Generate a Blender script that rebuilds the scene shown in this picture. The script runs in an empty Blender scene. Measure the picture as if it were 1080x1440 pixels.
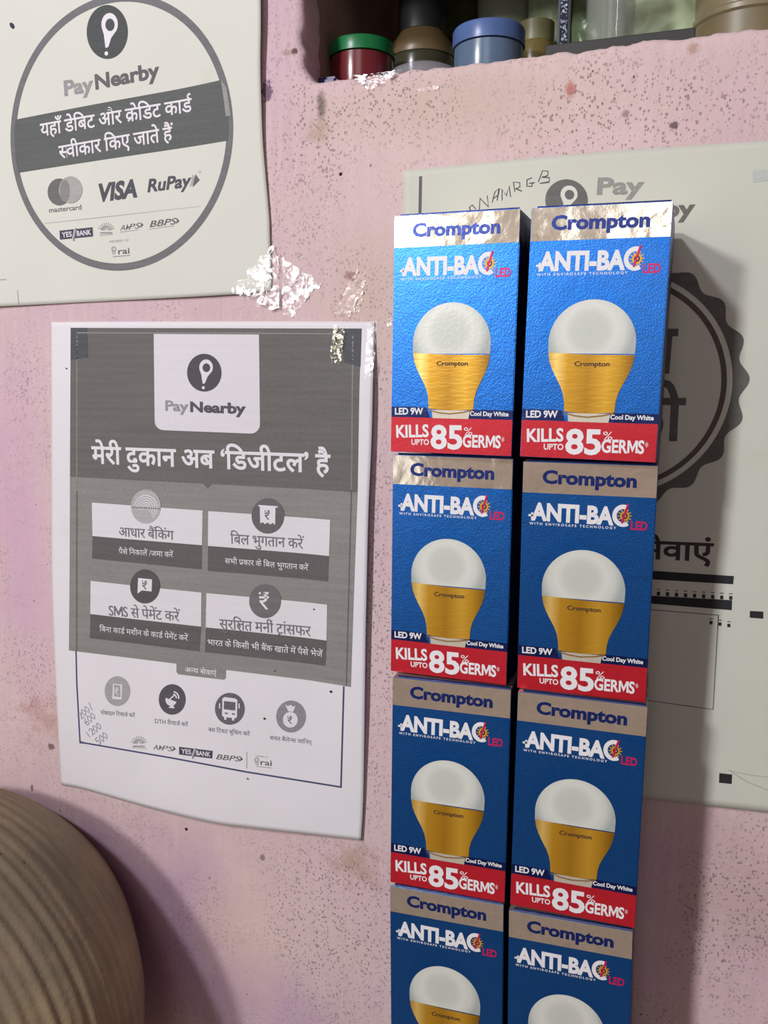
import bpy, bmesh, math, random
import numpy as np
from mathutils import Vector, Matrix, noise
from mathutils.geometry import tessellate_polygon
random.seed(7)
S = bpy.context.scene
COL = S.collection

# ------------------------------------------------------------------ camera
# plane frame (cm): x right, y down, z into the wall; wall face z = 6, box fronts near z = 0
ZH = 1.50
def Wd(x, y, z): return Vector((x*.01, z*.01, ZH - y*.01))
def Dr(x, y, z): return Vector((x, z, -y))
CAM = np.array([13.30578817, 8.45796296, -41.02994399])
ROT = np.array([[0.9479696073, -0.0053859953, 0.3183152756],
                [0.0492965386, 0.9902807549, -0.1300533653],
                [-0.3145210245, 0.1389784789, 0.9390215693]])
F = 1200.0
cam_data = bpy.data.cameras.new('camera')
cam = bpy.data.objects.new('camera', cam_data); COL.objects.link(cam)
cam_data.sensor_fit = 'VERTICAL'; cam_data.sensor_height = 36; cam_data.lens = 36*F/1440
cam_data.clip_start = .01
_x = Dr(*ROT[0]); _y = -Dr(*ROT[1]); _z = -Dr(*ROT[2]); _p = Wd(*CAM)
cam.matrix_world = Matrix(((_x.x, _y.x, _z.x, _p.x), (_x.y, _y.y, _z.y, _p.y), (_x.z, _y.z, _z.z, _p.z), (0, 0, 0, 1)))
S.camera = cam

# ------------------------------------------------------------------ world, lamps, exposure
wd = bpy.data.worlds.new('room_world'); S.world = wd; wd.use_nodes = True
wd.node_tree.nodes['Background'].inputs[0].default_value = (.60, .55, .62, 1)
wd.node_tree.nodes['Background'].inputs[1].default_value = .10
S.view_settings.view_transform = 'Standard'; S.view_settings.look = 'None'
S.view_settings.exposure = 0.27; S.view_settings.gamma = 1; S.view_settings.use_curve_mapping = False
def area_light(name, pos, target, sx, sy, power, color):
    l = bpy.data.lights.new(name, 'AREA'); l.shape = 'RECTANGLE'; l.size = sx; l.size_y = sy
    l.energy = power; l.color = color
    o = bpy.data.objects.new(name, l); COL.objects.link(o)
    o.location = Wd(*pos)
    o.rotation_euler = (Wd(*target) - Wd(*pos)).to_track_quat('-Z', 'Y').to_euler()
    return o
# two slots of daylight high up on the left (they cast the double shadow edges)
area_light('high_vent_light', (-55, -86, -120), (8, 10, 6), .12, .12, 9.0, (.92, .90, 1.0))
area_light('low_vent_light', (-62, -42, -130), (8, 10, 6), .12, .12, 9.0, (1.0, .98, .95))
# the window in the wall behind the camera
area_light('window_light', (18, -55, -164), (18, -55, 0), .54, .84, 2.9, (.95, .97, 1.0))
area_light('doorway_light', (-84, -9, -164), (-84, -9, 0), .44, 1.42, 2.4, (.93, .96, 1.0))

# ------------------------------------------------------------------ material helpers
def lin(c):
    return tuple(((v/255)/12.92 if v/255 <= .04045 else (((v/255)+.055)/1.055)**2.4) for v in c) + (1,)
def new_mat(name):
    m = bpy.data.materials.new(name); m.use_nodes = True
    nt = m.node_tree; return m, nt, nt.nodes['Principled BSDF']
def N(nt, t, **kw):
    n = nt.nodes.new(t)
    for k, v in kw.items():
        if k in n.inputs.keys() if hasattr(n.inputs, 'keys') else False: n.inputs[k].default_value = v
        else: setattr(n, k, v)
    return n
def L(nt, a, b): nt.links.new(a, b)
def noise_tex(nt, scale, detail=4, rough=.55, vec=None, dist=0):
    n = nt.nodes.new('ShaderNodeTexNoise'); n.inputs['Scale'].default_value = scale
    n.inputs['Detail'].default_value = detail; n.inputs['Roughness'].default_value = rough
    n.inputs['Distortion'].default_value = dist
    if vec is not None: L(nt, vec, n.inputs['Vector'])
    return n.outputs['Fac']
def ramp(nt, fac, stops):
    r = nt.nodes.new('ShaderNodeValToRGB'); e = r.color_ramp.elements
    while len(e) < len(stops): e.new(.5)
    for i, (p, c) in enumerate(stops):
        e[i].position = p; e[i].color = c if len(c) == 4 else (*c, 1)
    L(nt, fac, r.inputs[0]); return r.outputs[0]
def bw(v): return (v, v, v, 1)
def mix(nt, fac, a, b, mode='MIX'):
    m = nt.nodes.new('ShaderNodeMix'); m.data_type = 'RGBA'; m.blend_type = mode
    for s, v in ((0, fac), (6, a), (7, b)):
        if isinstance(v, bpy.types.NodeSocket): L(nt, v, m.inputs[s])
        else: m.inputs[s].default_value = v
    return m.outputs[2]
def math_n(nt, op, a, b=None):
    m = nt.nodes.new('ShaderNodeMath'); m.operation = op
    for i, v in enumerate((a, b)):
        if v is None: continue
        if isinstance(v, bpy.types.NodeSocket): L(nt, v, m.inputs[i])
        else: m.inputs[i].default_value = v
    return m.outputs[0]
def bump(nt, bsdf, h, strength, dist=.001, prev=None):
    b = nt.nodes.new('ShaderNodeBump'); b.inputs['Strength'].default_value = strength
    b.inputs['Distance'].default_value = dist; L(nt, h, b.inputs['Height'])
    if prev is not None: L(nt, prev, b.inputs['Normal'])
    L(nt, b.outputs[0], bsdf.inputs['Normal']); return b.outputs[0]
def obj_co(nt): return nt.nodes.new('ShaderNodeTexCoord').outputs['Object']
def mapping(nt, vec, scale=(1, 1, 1), loc=(0, 0, 0)):
    m = nt.nodes.new('ShaderNodeMapping'); m.inputs['Scale'].default_value = scale
    m.inputs['Location'].default_value = loc; L(nt, vec, m.inputs['Vector']); return m.outputs[0]

MC = {}
def ink(rgb, rough=.75, metal=0.0, grain=.08, spec=.3):
    """printed ink or toner: flat colour with a little print grain"""
    k = ('ink', rgb, rough, metal, grain)
    if k in MC: return MC[k]
    m, nt, b = new_mat('ink'); co = obj_co(nt)
    n = noise_tex(nt, 900, 2, vec=co)
    str_ = noise_tex(nt, 60, 3, vec=mapping(nt, co, (.25, 1, 6)))
    c = lin(rgb)
    lo = tuple(v*(1-grain*2) for v in c[:3])+(1,); hi = tuple(min(1, v*(1+grain*2)+.003) for v in c[:3])+(1,)
    L(nt, ramp(nt, math_n(nt, 'MULTIPLY', math_n(nt, 'ADD', n, str_), .5), [(.3, lo), (.7, hi)]), b.inputs['Base Color'])
    b.inputs['Roughness'].default_value = rough; b.inputs['Metallic'].default_value = metal
    b.inputs['Specular IOR Level'].default_value = spec
    MC[k] = m; return m
def plain(name, rgb, rough=.5, metal=0., grain=.12, gscale=80, bstr=.15, **kw):
    m, nt, b = new_mat(name); co = obj_co(nt)
    c = lin(rgb); n = noise_tex(nt, gscale, 4, vec=co)
    L(nt, ramp(nt, n, [(.3, tuple(v*(1-grain) for v in c[:3])), (.7, tuple(min(1, v*(1+grain)) for v in c[:3]))]), b.inputs['Base Color'])
    b.inputs['Roughness'].default_value = rough; b.inputs['Metallic'].default_value = metal
    for k, v in kw.items(): b.inputs[k.replace('_', ' ')].default_value = v
    if bstr: bump(nt, b, n, bstr, .0005)
    return m

# ------------------------------------------------------------------ geometry helpers
def cam_ray(px, py):
    return ROT.T @ np.array([(px-540)/F, (py-720)/F, 1.0])
def hit(px, py, z):
    """point of the plane frame at depth z seen at photo pixel (px, py): used to measure real positions"""
    d = cam_ray(px, py); p = CAM + d*(z-CAM[2])/d[2]; return float(p[0]), float(p[1])

def link(name, me, mat=None, parent=None, loc=None):
    o = bpy.data.objects.new(name, me); COL.objects.link(o)
    if mat is not None:
        for mm in (mat if isinstance(mat, (list, tuple)) else [mat]): me.materials.append(mm)
    if parent is not None: o.parent = parent
    if loc is not None: o.location = loc
    return o
def mesh_of(name, verts, faces, smooth=False):
    me = bpy.data.meshes.new(name); me.from_pydata([tuple(v) for v in verts], [], [tuple(f) for f in faces]); me.update()
    if smooth:
        for p in me.polygons: p.use_smooth = True
    return me
def bm_mesh(name, bm, smooth=False):
    me = bpy.data.meshes.new(name); bmesh.ops.recalc_face_normals(bm, faces=bm.faces[:]); bm.to_mesh(me); bm.free()
    if smooth:
        for p in me.polygons: p.use_smooth = True
    return me
def tag(o, label=None, cat=None, group=None, kind=None):
    for k, v in (('label', label), ('category', cat), ('group', group), ('kind', kind)):
        if v: o[k] = v
    return o
def empty(name, loc, label, cat, group=None):
    o = bpy.data.objects.new(name, None); COL.objects.link(o); o.location = loc
    o.empty_display_size = .01
    return tag(o, label, cat, group)
def box_bm(x0, x1, y0, y1, z0, z1, bev=0, seg=2):
    """axis-aligned box in metres, world axes"""
    bm = bmesh.new(); bmesh.ops.create_cube(bm, size=1)
    for v in bm.verts:
        v.co = Vector((x0+(v.co.x+.5)*(x1-x0), y0+(v.co.y+.5)*(y1-y0), z0+(v.co.z+.5)*(z1-z0)))
    if bev: bmesh.ops.bevel(bm, geom=bm.edges[:], offset=bev, segments=seg, affect='EDGES')
    return bm
def lathe(profile, n=48, cap=True):
    """profile [(r, z)] around the z axis, metres"""
    bm = bmesh.new(); rings = []
    for r, z in profile:
        rings.append([bm.verts.new((r*math.cos(2*math.pi*i/n), r*math.sin(2*math.pi*i/n), z)) for i in range(n)])
    for a, b in zip(rings, rings[1:]):
        for i in range(n): bm.faces.new((a[i], a[(i+1) % n], b[(i+1) % n], b[i]))
    if cap:
        if profile[0][0] > 1e-5: bm.faces.new(list(reversed(rings[0])))
        if profile[-1][0] > 1e-5: bm.faces.new(rings[-1])
    bmesh.ops.remove_doubles(bm, verts=bm.verts[:], dist=1e-6)
    return bm

# ---- lettering: outlines of Blender's built-in font
_fc = bpy.data.curves.new('glyph_source', 'FONT'); _fc.resolution_u = 3
_fo = bpy.data.objects.new('glyph_source', _fc); COL.objects.link(_fo)
_gc = {}; _ac = {}
def _glyph(s, off):
    k = (s, off)
    if k not in _gc:
        _fc.body = s; _fc.offset = off
        me = bpy.data.meshes.new_from_object(_fo.evaluated_get(bpy.context.evaluated_depsgraph_get()))
        vs = [(v.co.x, v.co.y) for v in me.vertices]; fs = [tuple(p.vertices) for p in me.polygons]
        bpy.data.meshes.remove(me); _gc[k] = (vs, fs)
    return _gc[k]
_bg = _glyph
def _glyph(s, off):
    if s == 'M' and off:
        k = ('M', off)
        if k not in _gc:
            w = .09+2*off; W = .78
            vs = [(.04, 0), (.04, .69), (.04+w*1.2, .69), (W/2+.02, .22+w*.6), (W-w*1.2, .69), (W, .69), (W, 0), (W-w, 0), (W-w, .44), (W/2+.02, .03), (.04+w, .44), (.04+w, 0)]
            fs = [tuple(t) for t in tessellate_polygon([[Vector((x, y, 0)) for x, y in vs]])]
            _gc[k] = (vs, fs)
        return _gc[k]
    return _bg(s, off)
def _adv(s):
    if s not in _ac:
        def mx(t): return max(v[0] for v in _glyph(t, 0)[0])
        _ac[s] = mx(s+'|') - mx('|')
    return _ac[s]
def _clip(vs, fs, xm):
    bm = bmesh.new(); bv = [bm.verts.new((x, y, 0)) for x, y in vs]
    for f in fs:
        try: bm.faces.new([bv[i] for i in f])
        except ValueError: pass
    bmesh.ops.bisect_plane(bm, geom=bm.verts[:]+bm.edges[:]+bm.faces[:], plane_co=(xm, 0, 0), plane_no=(1, 0, 0), clear_outer=True)
    bm.verts.index_update(); r = ([(v.co.x, v.co.y) for v in bm.verts], [tuple(v.index for v in f.verts) for f in bm.faces]); bm.free(); return r
def _stroke(pts, w, closed=False):
    """thick polyline in 2D"""
    P = [Vector(p) for p in pts]; vs = []; fs = []; n = len(P)
    for i, p in enumerate(P):
        a = P[(i-1) % n] if (i > 0 or closed) else p; b = P[(i+1) % n] if (i < n-1 or closed) else p
        d = (b-a); d = d.normalized() if d.length > 1e-9 else Vector((1, 0)); nn = Vector((-d.y, d.x))*w/2
        if 0 < i < n-1 or closed:
            d1 = (p-a).normalized(); c = max(.5, abs(d1.dot(d))); nn = nn/c
        vs += [tuple(p+nn), tuple(p-nn)]
    m = n if closed else n-1
    for i in range(m):
        j = (i+1) % n; fs.append((2*i, 2*i+1, 2*j+1, 2*j))
    return vs, fs
DEV_C = set(chr(c) for c in range(0x915, 0x93a)); MARKS_ABOVE = 'ेैंँ'
def shape(s, off=0.0):
    """tiny Devanagari shaper: half letters, reph, rakar, ksha and the short i moved before its cluster"""
    vs = []; fs = []; pen = 0.0
    def put(g, dx, dy=0):
        b = len(vs); vs.extend((x+dx, y+dy) for x, y in g[0]); fs.extend(tuple(i+b for i in f) for f in g[1])
    i = 0; n = len(s); sw = .075+2*off
    while i < n:
        ch = s[i]
        if ch not in DEV_C:
            if ch == ' ': pen += _adv(' ')*.9
            else: put(_glyph(ch, off), pen); pen += _adv(ch)
            i += 1; continue
        reph = False
        if ch == 'र' and i+2 < n and s[i+1] == '्' and s[i+2] in DEV_C: reph = True; i += 2
        cons = [s[i]]; i += 1
        while i+1 < n and s[i] == '्' and s[i+1] in DEV_C: cons.append(s[i+1]); i += 2
        marks = []
        while i < n and s[i] in 'ािीुूेैोौंँ': marks.append(s[i]); i += 1
        if 'ि' in marks: put(_glyph('ि', off), pen); pen += _adv('ि')*.52; marks.remove('ि')
        k = 0
        while k < len(cons):
            c = cons[k]; nx = cons[k+1] if k+1 < len(cons) else None
            if c == 'क' and nx == 'ष':
                g = _glyph('ष', off); put(_stroke([(.0, .59), (.70, .59)], .07+off), pen)
                for st in ([(.52, .60), (.52, 0)], [(.12, .60), (.12, .50), (.20, .42), (.38, .40), (.52, .40)], [(.30, .41), (.14, .38), (.06, .29), (.10, .18), (.20, .15), (.28, .21), (.26, .30), (.16, .30)], [(.12, .17), (.22, .06), (.36, -.06)]):
                    put(_stroke(st, sw), pen)
                pen += .64; k += 2
            elif nx == 'र':
                put(_glyph(c, off), pen); xm = max(v[0] for v in _glyph(c, off)[0])
                if c in 'टड':
                    put(_stroke([(xm*.12, -.16), (xm*.42, -.03), (xm*.72, -.16)], sw*.9), pen)
                else:
                    st = (.41 if c == 'क' else xm-.145)
                    put(_stroke([(st, .22), (st-.28, .02)], sw*.95), pen)
                pen += _adv(c); k += 2
            elif nx is not None:
                g = _glyph(c, off); xm = max(v[0] for v in g[0])-.185
                put(_clip(g[0], g[1], xm), pen); pen += xm-.01; k += 1
            else:
                put(_glyph(c, off), pen); pen += _adv(c); k += 1
        for mk in marks: put(_glyph(mk, off), pen+(.15 if mk in 'ंँ' and ('े' in marks or 'ै' in marks) else 0)); pen += _adv(mk)
        if reph:
            put(_stroke([(-.13, .62), (-.20, .70), (-.19, .79), (-.11, .84), (-.02, .82)], sw*.9), pen)
    return vs, fs

class Printer:
    """collects flat print for one sheet or box face; every name becomes one child mesh"""
    def __init__(s, to_uv, lift, parent, eps=.012):
        s.uv = to_uv; s.lift = lift; s.parent = parent; s.eps = eps; s.d = {}; s.k = 0
    def new(s): s.k += 1     # start the next separate piece
    def new2(s): s.c = getattr(s, 'c', 0)+1; s.k = 'n%d' % s.c
    def add(s, name, mat, vs, fs, layer):
        V, Fc, M = s.d.setdefault((name, s.k), ([], [], []))
        if mat not in M: M.append(mat)
        mi = M.index(mat); b = len(V)
        V.extend(s.lift(x, y, layer*s.eps) for x, y in vs)
        Fc.extend((tuple(i+b for i in f), mi) for f in fs)
    def text(s, name, mat, t, p0, p1, h, layer=2, off=0., shear=0., ref=None):
        vs, fs = shape(t, off)
        xs = [v[0] for v in vs]; x0, x1 = min(xs), max(xs)
        if ref is None: ref = .612 if any(c in DEV_C for c in t) else .69
        a = Vector(s.uv(*p0)); b = Vector(s.uv(*p1)); ex = b-a
        mx, my = (p0[0]+p1[0])/2, (p0[1]+p1[1])/2
        hh = (Vector(s.uv(mx, my))-Vector(s.uv(mx, my-h))).length
        ey = Vector((ex.y, -ex.x)).normalized()*hh/ref
        ex = ex/(x1-x0)
        out = [tuple(a+ex*(x-x0+shear*y)+ey*y) for x, y in vs]
        s.t = getattr(s, 't', 0)+1; kk = s.k; s.k = 't%d' % s.t; s.add(name, mat, out, fs, layer); s.k = kk
    def quad(s, name, mat, q, layer=1, n=1, m=1):
        Q = [Vector(s.uv(*p)) for p in q]; vs = []; fs = []
        for j in range(m+1):
            for i in range(n+1):
                u, v = i/n, j/m
                vs.append(tuple((Q[0]*(1-u)+Q[1]*u)*(1-v)+(Q[3]*(1-u)+Q[2]*u)*v))
        for j in range(m):
            for i in range(n):
                a = j*(n+1)+i; fs.append((a, a+1, a+n+2, a+n+1))
        s.add(name, mat, vs, fs, layer)
    def poly(s, name, mat, pts, layer=1):
        P = [s.uv(*p) for p in pts]
        tr = tessellate_polygon([[Vector((x, y, 0)) for x, y in P]])
        s.add(name, mat, P, [tuple(t) for t in tr], layer)
    def ell(s, name, mat, c, rx, ry, layer=1, r0=0., n=40, a0=0., a1=360., rings=3):
        vs = []; fs = []; k = n+1; rs = [r0+(1-r0)*i/rings for i in range(rings+1)]
        for r in rs:
            for i in range(k):
                a = math.radians(a0+(a1-a0)*i/n)
                vs.append(s.uv(c[0]+rx*r*math.cos(a), c[1]+ry*r*math.sin(a)))
        for j in range(rings):
            for i in range(n):
                a = j*k+i
                fs.append((a, a+1, a+k+1) if (j == 0 and r0 == 0) and False else (a, a+1, a+k+1, a+k))
        s.add(name, mat, vs, fs, layer)
    def line(s, name, mat, pts, w, layer=1, closed=False, sub=1):
        Q = []
        m = len(pts) if closed else len(pts)-1
        for i in range(m):
            a, b = pts[i], pts[(i+1) % len(pts)]
            for k in range(sub): Q.append((a[0]+(b[0]-a[0])*k/sub, a[1]+(b[1]-a[1])*k/sub))
        if not closed: Q.append(pts[-1])
        P = [s.uv(*p) for p in Q]
        c = Q[len(Q)//2]
        ww = (Vector(s.uv(c[0]+w, c[1]))-Vector(s.uv(*c))).length
        s.add(name, mat, *_stroke(P, ww, closed), layer)
    def finish(s):
        out = {}
        for (name, _k), (V, Fc, M) in s.d.items():
            me = bpy.data.meshes.new(name); me.from_pydata([tuple(v) for v in V], [], [f for f, _ in Fc])
            for m in M: me.materials.append(m)
            for p, (_, mi) in zip(me.polygons, Fc): p.material_index = mi
            me.update(); o = bpy.data.objects.new(name, me); COL.objects.link(o); o.parent = s.parent; out[name, _k] = o
        return out

# ------------------------------------------------------------------ wall material
def wall_material():
    m, nt, b = new_mat('pink_limewash'); co = obj_co(nt)
    big = noise_tex(nt, 5.5, 3, vec=co); mid = noise_tex(nt, 28, 5, .65, vec=co)
    brush = noise_tex(nt, 30, 4, .6, vec=mapping(nt, co, (9, 1, .55)))
    c = ramp(nt, big, [(.30, lin((200, 172, 186))), (.50, lin((211, 186, 188))), (.72, lin((218, 196, 193)))])
    c = mix(nt, ramp(nt, mid, [(.35, bw(0)), (.75, bw(.55))]), c, lin((206, 186, 178)))
    c = mix(nt, ramp(nt, brush, [(.40, bw(0)), (.75, bw(.35))]), c, lin((226, 202, 206)))
    # places: lilac light around the pot put into the colour, patches and stains of the wall
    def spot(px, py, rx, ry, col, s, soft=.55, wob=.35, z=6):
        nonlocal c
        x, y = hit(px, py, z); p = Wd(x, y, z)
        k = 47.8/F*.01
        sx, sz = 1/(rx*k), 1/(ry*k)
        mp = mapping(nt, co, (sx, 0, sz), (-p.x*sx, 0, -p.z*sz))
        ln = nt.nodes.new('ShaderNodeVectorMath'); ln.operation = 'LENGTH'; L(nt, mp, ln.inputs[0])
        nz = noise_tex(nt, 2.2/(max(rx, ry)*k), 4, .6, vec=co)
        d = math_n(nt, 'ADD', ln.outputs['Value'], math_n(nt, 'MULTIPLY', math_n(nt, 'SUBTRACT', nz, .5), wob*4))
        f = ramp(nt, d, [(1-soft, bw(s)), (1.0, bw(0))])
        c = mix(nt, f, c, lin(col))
    def mask(lst):
        tot = None
        for px, py, rx, ry, s in lst:
            x, y = hit(px, py, 6); q = Wd(x, y, 6); k = 47.8/F*.01
            mp = mapping(nt, co, (1/(rx*k), 0, 1/(ry*k)), (-q.x/(rx*k), 0, -q.z/(ry*k)))
            ln = nt.nodes.new('ShaderNodeVectorMath'); ln.operation = 'LENGTH'; L(nt, mp, ln.inputs[0])
            f = ramp(nt, ln.outputs['Value'], [(.2, bw(s)), (1, bw(0))])
            tot = f if tot is None else math_n(nt, 'MAXIMUM', tot, f)
        return tot
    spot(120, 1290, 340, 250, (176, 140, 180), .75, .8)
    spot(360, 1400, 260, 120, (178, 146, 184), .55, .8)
    spot(30, 760, 90, 330, (206, 164, 196), .5, .8)
    spot(620, 150, 260, 60, (200, 182, 162), .45, .8)
    spot(520, 420, 90, 110, (204, 184, 160), .45, .8)
    spot(60, 1010, 60, 50, (186, 148, 140), .6, .8, .8)
    spot(500, 1215, 55, 45, (176, 146, 128), .6, .8, .7)
    spot(1040, 1250, 120, 130, (184, 160, 150), .5, .8)
    spot(340, 1330, 110, 170, (224, 200, 186), .5, .8)
    spot(452, 148, 9, 26, (116, 108, 92), .85, .6, .25)
    spot(448, 185, 22, 24, (176, 156, 136), .6, .7, .5)
    spot(802, 126, 9, 13, (186, 112, 108), .8, .5, .4)
    spot(948, 176, 7, 5, (104, 88, 92), .9, .4, .2)
    spot(369, 1206, 5.5, 6.5, (140, 126, 112), .9, .3, .12)
    spot(446, 1330, 4, 4, (150, 134, 126), .8, .3, .2)
    spot(262, 1166, 3.2, 3.2, (36, 30, 48), 1, .25, .1)
    spot(492, 388, 11, 8, (150, 112, 112), .8, .6, .4)
    spot(479, 245, 3, 3, (50, 36, 46), 1, .3, .1)
    spot(376, 128, 12, 16, (84, 62, 92), .8, .35, .7)
    spot(414, 72, 6, 5, (90, 62, 60), .9, .4, .4)
    spot(404, 74, 10, 6, (150, 130, 112), .6, .6, .4)
    spot(72, 1050, 8, 7, (120, 96, 92), .9, .4, .5)
    spot(45, 1108, 3.5, 8, (100, 84, 96), .8, .4, .3)
    spot(880, 160, 6, 6, (110, 92, 96), .6, .5, .3)
    spot(975, 68, 9, 9, (176, 140, 126), .7, .6, .4)
    # dark pin-prick specks, dense in patches
    dens = math_n(nt, 'ADD', math_n(nt, 'MULTIPLY', noise_tex(nt, 16, 3, .6, vec=co), .85), mask([(470, 1300, 160, 190, .34), (1040, 1300, 90, 200, .28), (860, 150, 260, 70, .22), (560, 150, 140, 60, .25), (450, 210, 80, 100, .25), (530, 900, 40, 400, .28), (500, 400, 90, 90, .2), (40, 950, 70, 150, .15)]))
    def specks(scale, thr, dlo, dhi, amount):
        v = nt.nodes.new('ShaderNodeTexVoronoi'); v.inputs['Scale'].default_value = scale
        L(nt, mapping(nt, co, (1, 1, .8)), v.inputs['Vector'])
        sep = nt.nodes.new('ShaderNodeSeparateColor'); L(nt, v.outputs['Color'], sep.inputs[0])
        size = math_n(nt, 'MULTIPLY', math_n(nt, 'POWER', sep.outputs[0], 3.0), thr)
        inside = math_n(nt, 'SUBTRACT', size, v.outputs['Distance'])
        a = ramp(nt, math_n(nt, 'MULTIPLY', inside, 9.0), [(0, bw(0)), (.5, bw(amount))])
        return math_n(nt, 'MULTIPLY', a, ramp(nt, dens, [(dlo, bw(0)), (dhi, bw(1))]))
    s1 = specks(820, .66, .34, .62, .65); s2 = specks(480, .34, .40, .70, .8); s3 = specks(150, .12, .2, .4, 1.)
    pits = math_n(nt, 'MAXIMUM', math_n(nt, 'MAXIMUM', s1, s2), s3)
    c = mix(nt, math_n(nt, 'MULTIPLY', pits, .78), c, lin((84, 66, 74)))
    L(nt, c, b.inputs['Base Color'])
    b.inputs['Roughness'].default_value = .85; b.inputs['Specular IOR Level'].default_value = .2
    g = noise_tex(nt, 420, 3, .7, vec=co)
    hgt = math_n(nt, 'ADD', math_n(nt, 'MULTIPLY', g, .25), math_n(nt, 'ADD', math_n(nt, 'MULTIPLY', mid, 1.6), math_n(nt, 'MULTIPLY', brush, .25)))
    hgt = math_n(nt, 'SUBTRACT', hgt, math_n(nt, 'MULTIPLY', pits, .5))
    bump(nt, b, hgt, .6, .0012)
    return m
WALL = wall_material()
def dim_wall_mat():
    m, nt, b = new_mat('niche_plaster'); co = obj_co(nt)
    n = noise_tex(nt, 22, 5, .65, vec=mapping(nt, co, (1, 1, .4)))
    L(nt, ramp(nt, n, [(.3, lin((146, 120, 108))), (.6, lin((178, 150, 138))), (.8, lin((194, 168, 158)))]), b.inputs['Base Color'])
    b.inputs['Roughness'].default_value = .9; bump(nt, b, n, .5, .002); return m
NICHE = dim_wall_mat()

# ------------------------------------------------------------------ the wall with its niche
def build_wall():
    edge_px = [(424, 0), (425, 30), (424.5, 60), (427, 78), (430, 95), (435, 106), (442, 111), (470, 109.5), (498, 107), (547, 99),
               (600, 93), (647, 88), (700, 82), (740, 77.5), (820, 67), (880, 57.5), (905, 54), (930, 54), (960, 50), (990, 44), (1020, 42), (1050, 36), (1080, 33)]
    P = [hit(x, y, 6) for x, y in edge_px]
    P = [(P[0][0]-.2, -44), (P[0][0]-.1, -30)] + P + [(30, P[-1][1]-.1), (48, P[-1][1]), (48, -44)]
    # close along the top and resample
    P.append(P[0]); Q = []
    for a, b in zip(P, P[1:]):
        d = math.dist(a, b); k = max(1, int(d/.16))
        for i in range(k): Q.append((a[0]+(b[0]-a[0])*i/k, a[1]+(b[1]-a[1])*i/k))
    n = len(Q)
    cx, cy = 18, -26
    # outward normals
    nor = []
    for i in range(n):
        a = Vector(Q[(i-6) % n]); b = Vector(Q[(i+6) % n]); d = (b-a).normalized(); nn = Vector((d.y, -d.x))
        if nn.dot(Vector(Q[i])-Vector((cx, cy))) < 0: nn = -nn
        nor.append(nn)
    X0, X1, Y0, Y1 = -110, 110, -110, 150
    def outer(q):
        dx, dy = q[0]-cx, q[1]-cy; t = 1e9
        if dx > 0: t = min(t, (X1-cx)/dx)
        if dx < 0: t = min(t, (X0-cx)/dx)
        if dy > 0: t = min(t, (Y1-cy)/dy)
        if dy < 0: t = min(t, (Y0-cy)/dy)
        return (cx+dx*t, cy+dy*t)
    rows = []
    def nz(x, y, s, k): return noise.noise(Vector((x*s, y*s, k)))
    for off, z, amp in ((None, 6, 0), (5.0, 6, 0), (1.6, 6, 0), (1.0, 6, .03), (.6, 6.02, .06), (.35, 6.06, .10), (.18, 6.14, .13), (.06, 6.28, .15), (0, 6.5, .16), (0, 7.0, .16), (.02, 8.5, .12), (.05, 12, .08), (.05, 18, .08), (.05, 26.5, .05)):
        r = []
        for i, q in enumerate(Q):
            if off is None: x, y = outer(q); r.append(Wd(x, y, z)); continue
            w = amp*(nz(q[0], q[1], 1.1, z*.2)*1.3+nz(q[0], q[1], 3.1, z*.6)*.3)
            x = q[0]+nor[i].x*(off-w); y = q[1]+nor[i].y*(off-w)
            if off >= 1.6: x = q[0]*.0+q[0]+nor[i].x*off; y = q[1]+nor[i].y*off
            r.append(Wd(x, y, z+(amp*.5*nz(q[0], q[1], 2.2, 5) if 0 < off < 1.2 else 0)))
        rows.append(r)
    V = [v for r in rows for v in r]; Fs = []; mats = []
    for j in range(len(rows)-1):
        for i in range(n):
            a = j*n+i; b = j*n+(i+1) % n
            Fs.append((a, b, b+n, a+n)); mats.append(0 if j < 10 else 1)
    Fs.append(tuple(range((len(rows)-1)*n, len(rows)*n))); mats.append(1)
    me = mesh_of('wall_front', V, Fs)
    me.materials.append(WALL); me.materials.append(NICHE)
    for p, mi in zip(me.polygons, mats): p.material_index = mi; p.use_smooth = p.index < len(me.polygons)-1
    bm = bmesh.new(); bm.from_mesh(me); bmesh.ops.recalc_face_normals(bm, faces=bm.faces[:])
    f = max(bm.faces, key=lambda f: f.calc_area())
    if f.normal.y > 0: bmesh.ops.reverse_faces(bm, faces=bm.faces[:])
    bm.to_mesh(me); bm.free()
    o = link('wall_front', me); tag(o, kind='structure')
build_wall()
def slab(name, x0, x1, y0, y1, z0, z1, mat):
    """box given in the plane frame (cm)"""
    a = Wd(x0, y1, z0); b = Wd(x1, y0, z1)
    o = link(name, bm_mesh(name, box_bm(a.x, b.x, a.y, b.y, a.z, b.z)), mat); tag(o, kind='structure'); return o
ROOM = plain('room_paint', (132, 106, 108), .9, gscale=6, grain=.1)
FLOORM = plain('cement_floor', (176, 160, 142), .85, gscale=12, grain=.2)
slab('floor', -112, 112, 150, 154, -172, 8, FLOORM)
slab('ceiling', -112, 112, -114, -110, -172, 8, ROOM)
slab('wall_left', -114, -110, -114, 154, -172, 8, ROOM)
slab('wall_right', 110, 114, -114, 154, -172, 8, ROOM)
slab('wall_back', -114, 114, -114, 154, -172, -168, plain('tan_paint', (196, 176, 154), .9, gscale=6, grain=.1))
slab('trim_1', -110, 110, 69.9, 150, -8, 5.9, FLOORM)      # cement ledge that carries the boxes and the pot (below the frame)
slab('trim_2', -9.3, 48, -44, -17.2, 6.3, 9.5, ROOM)    # unseen board added above the frame to shade the niche
FRM = plain('window_paint', (96, 110, 116), .5)
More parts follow.
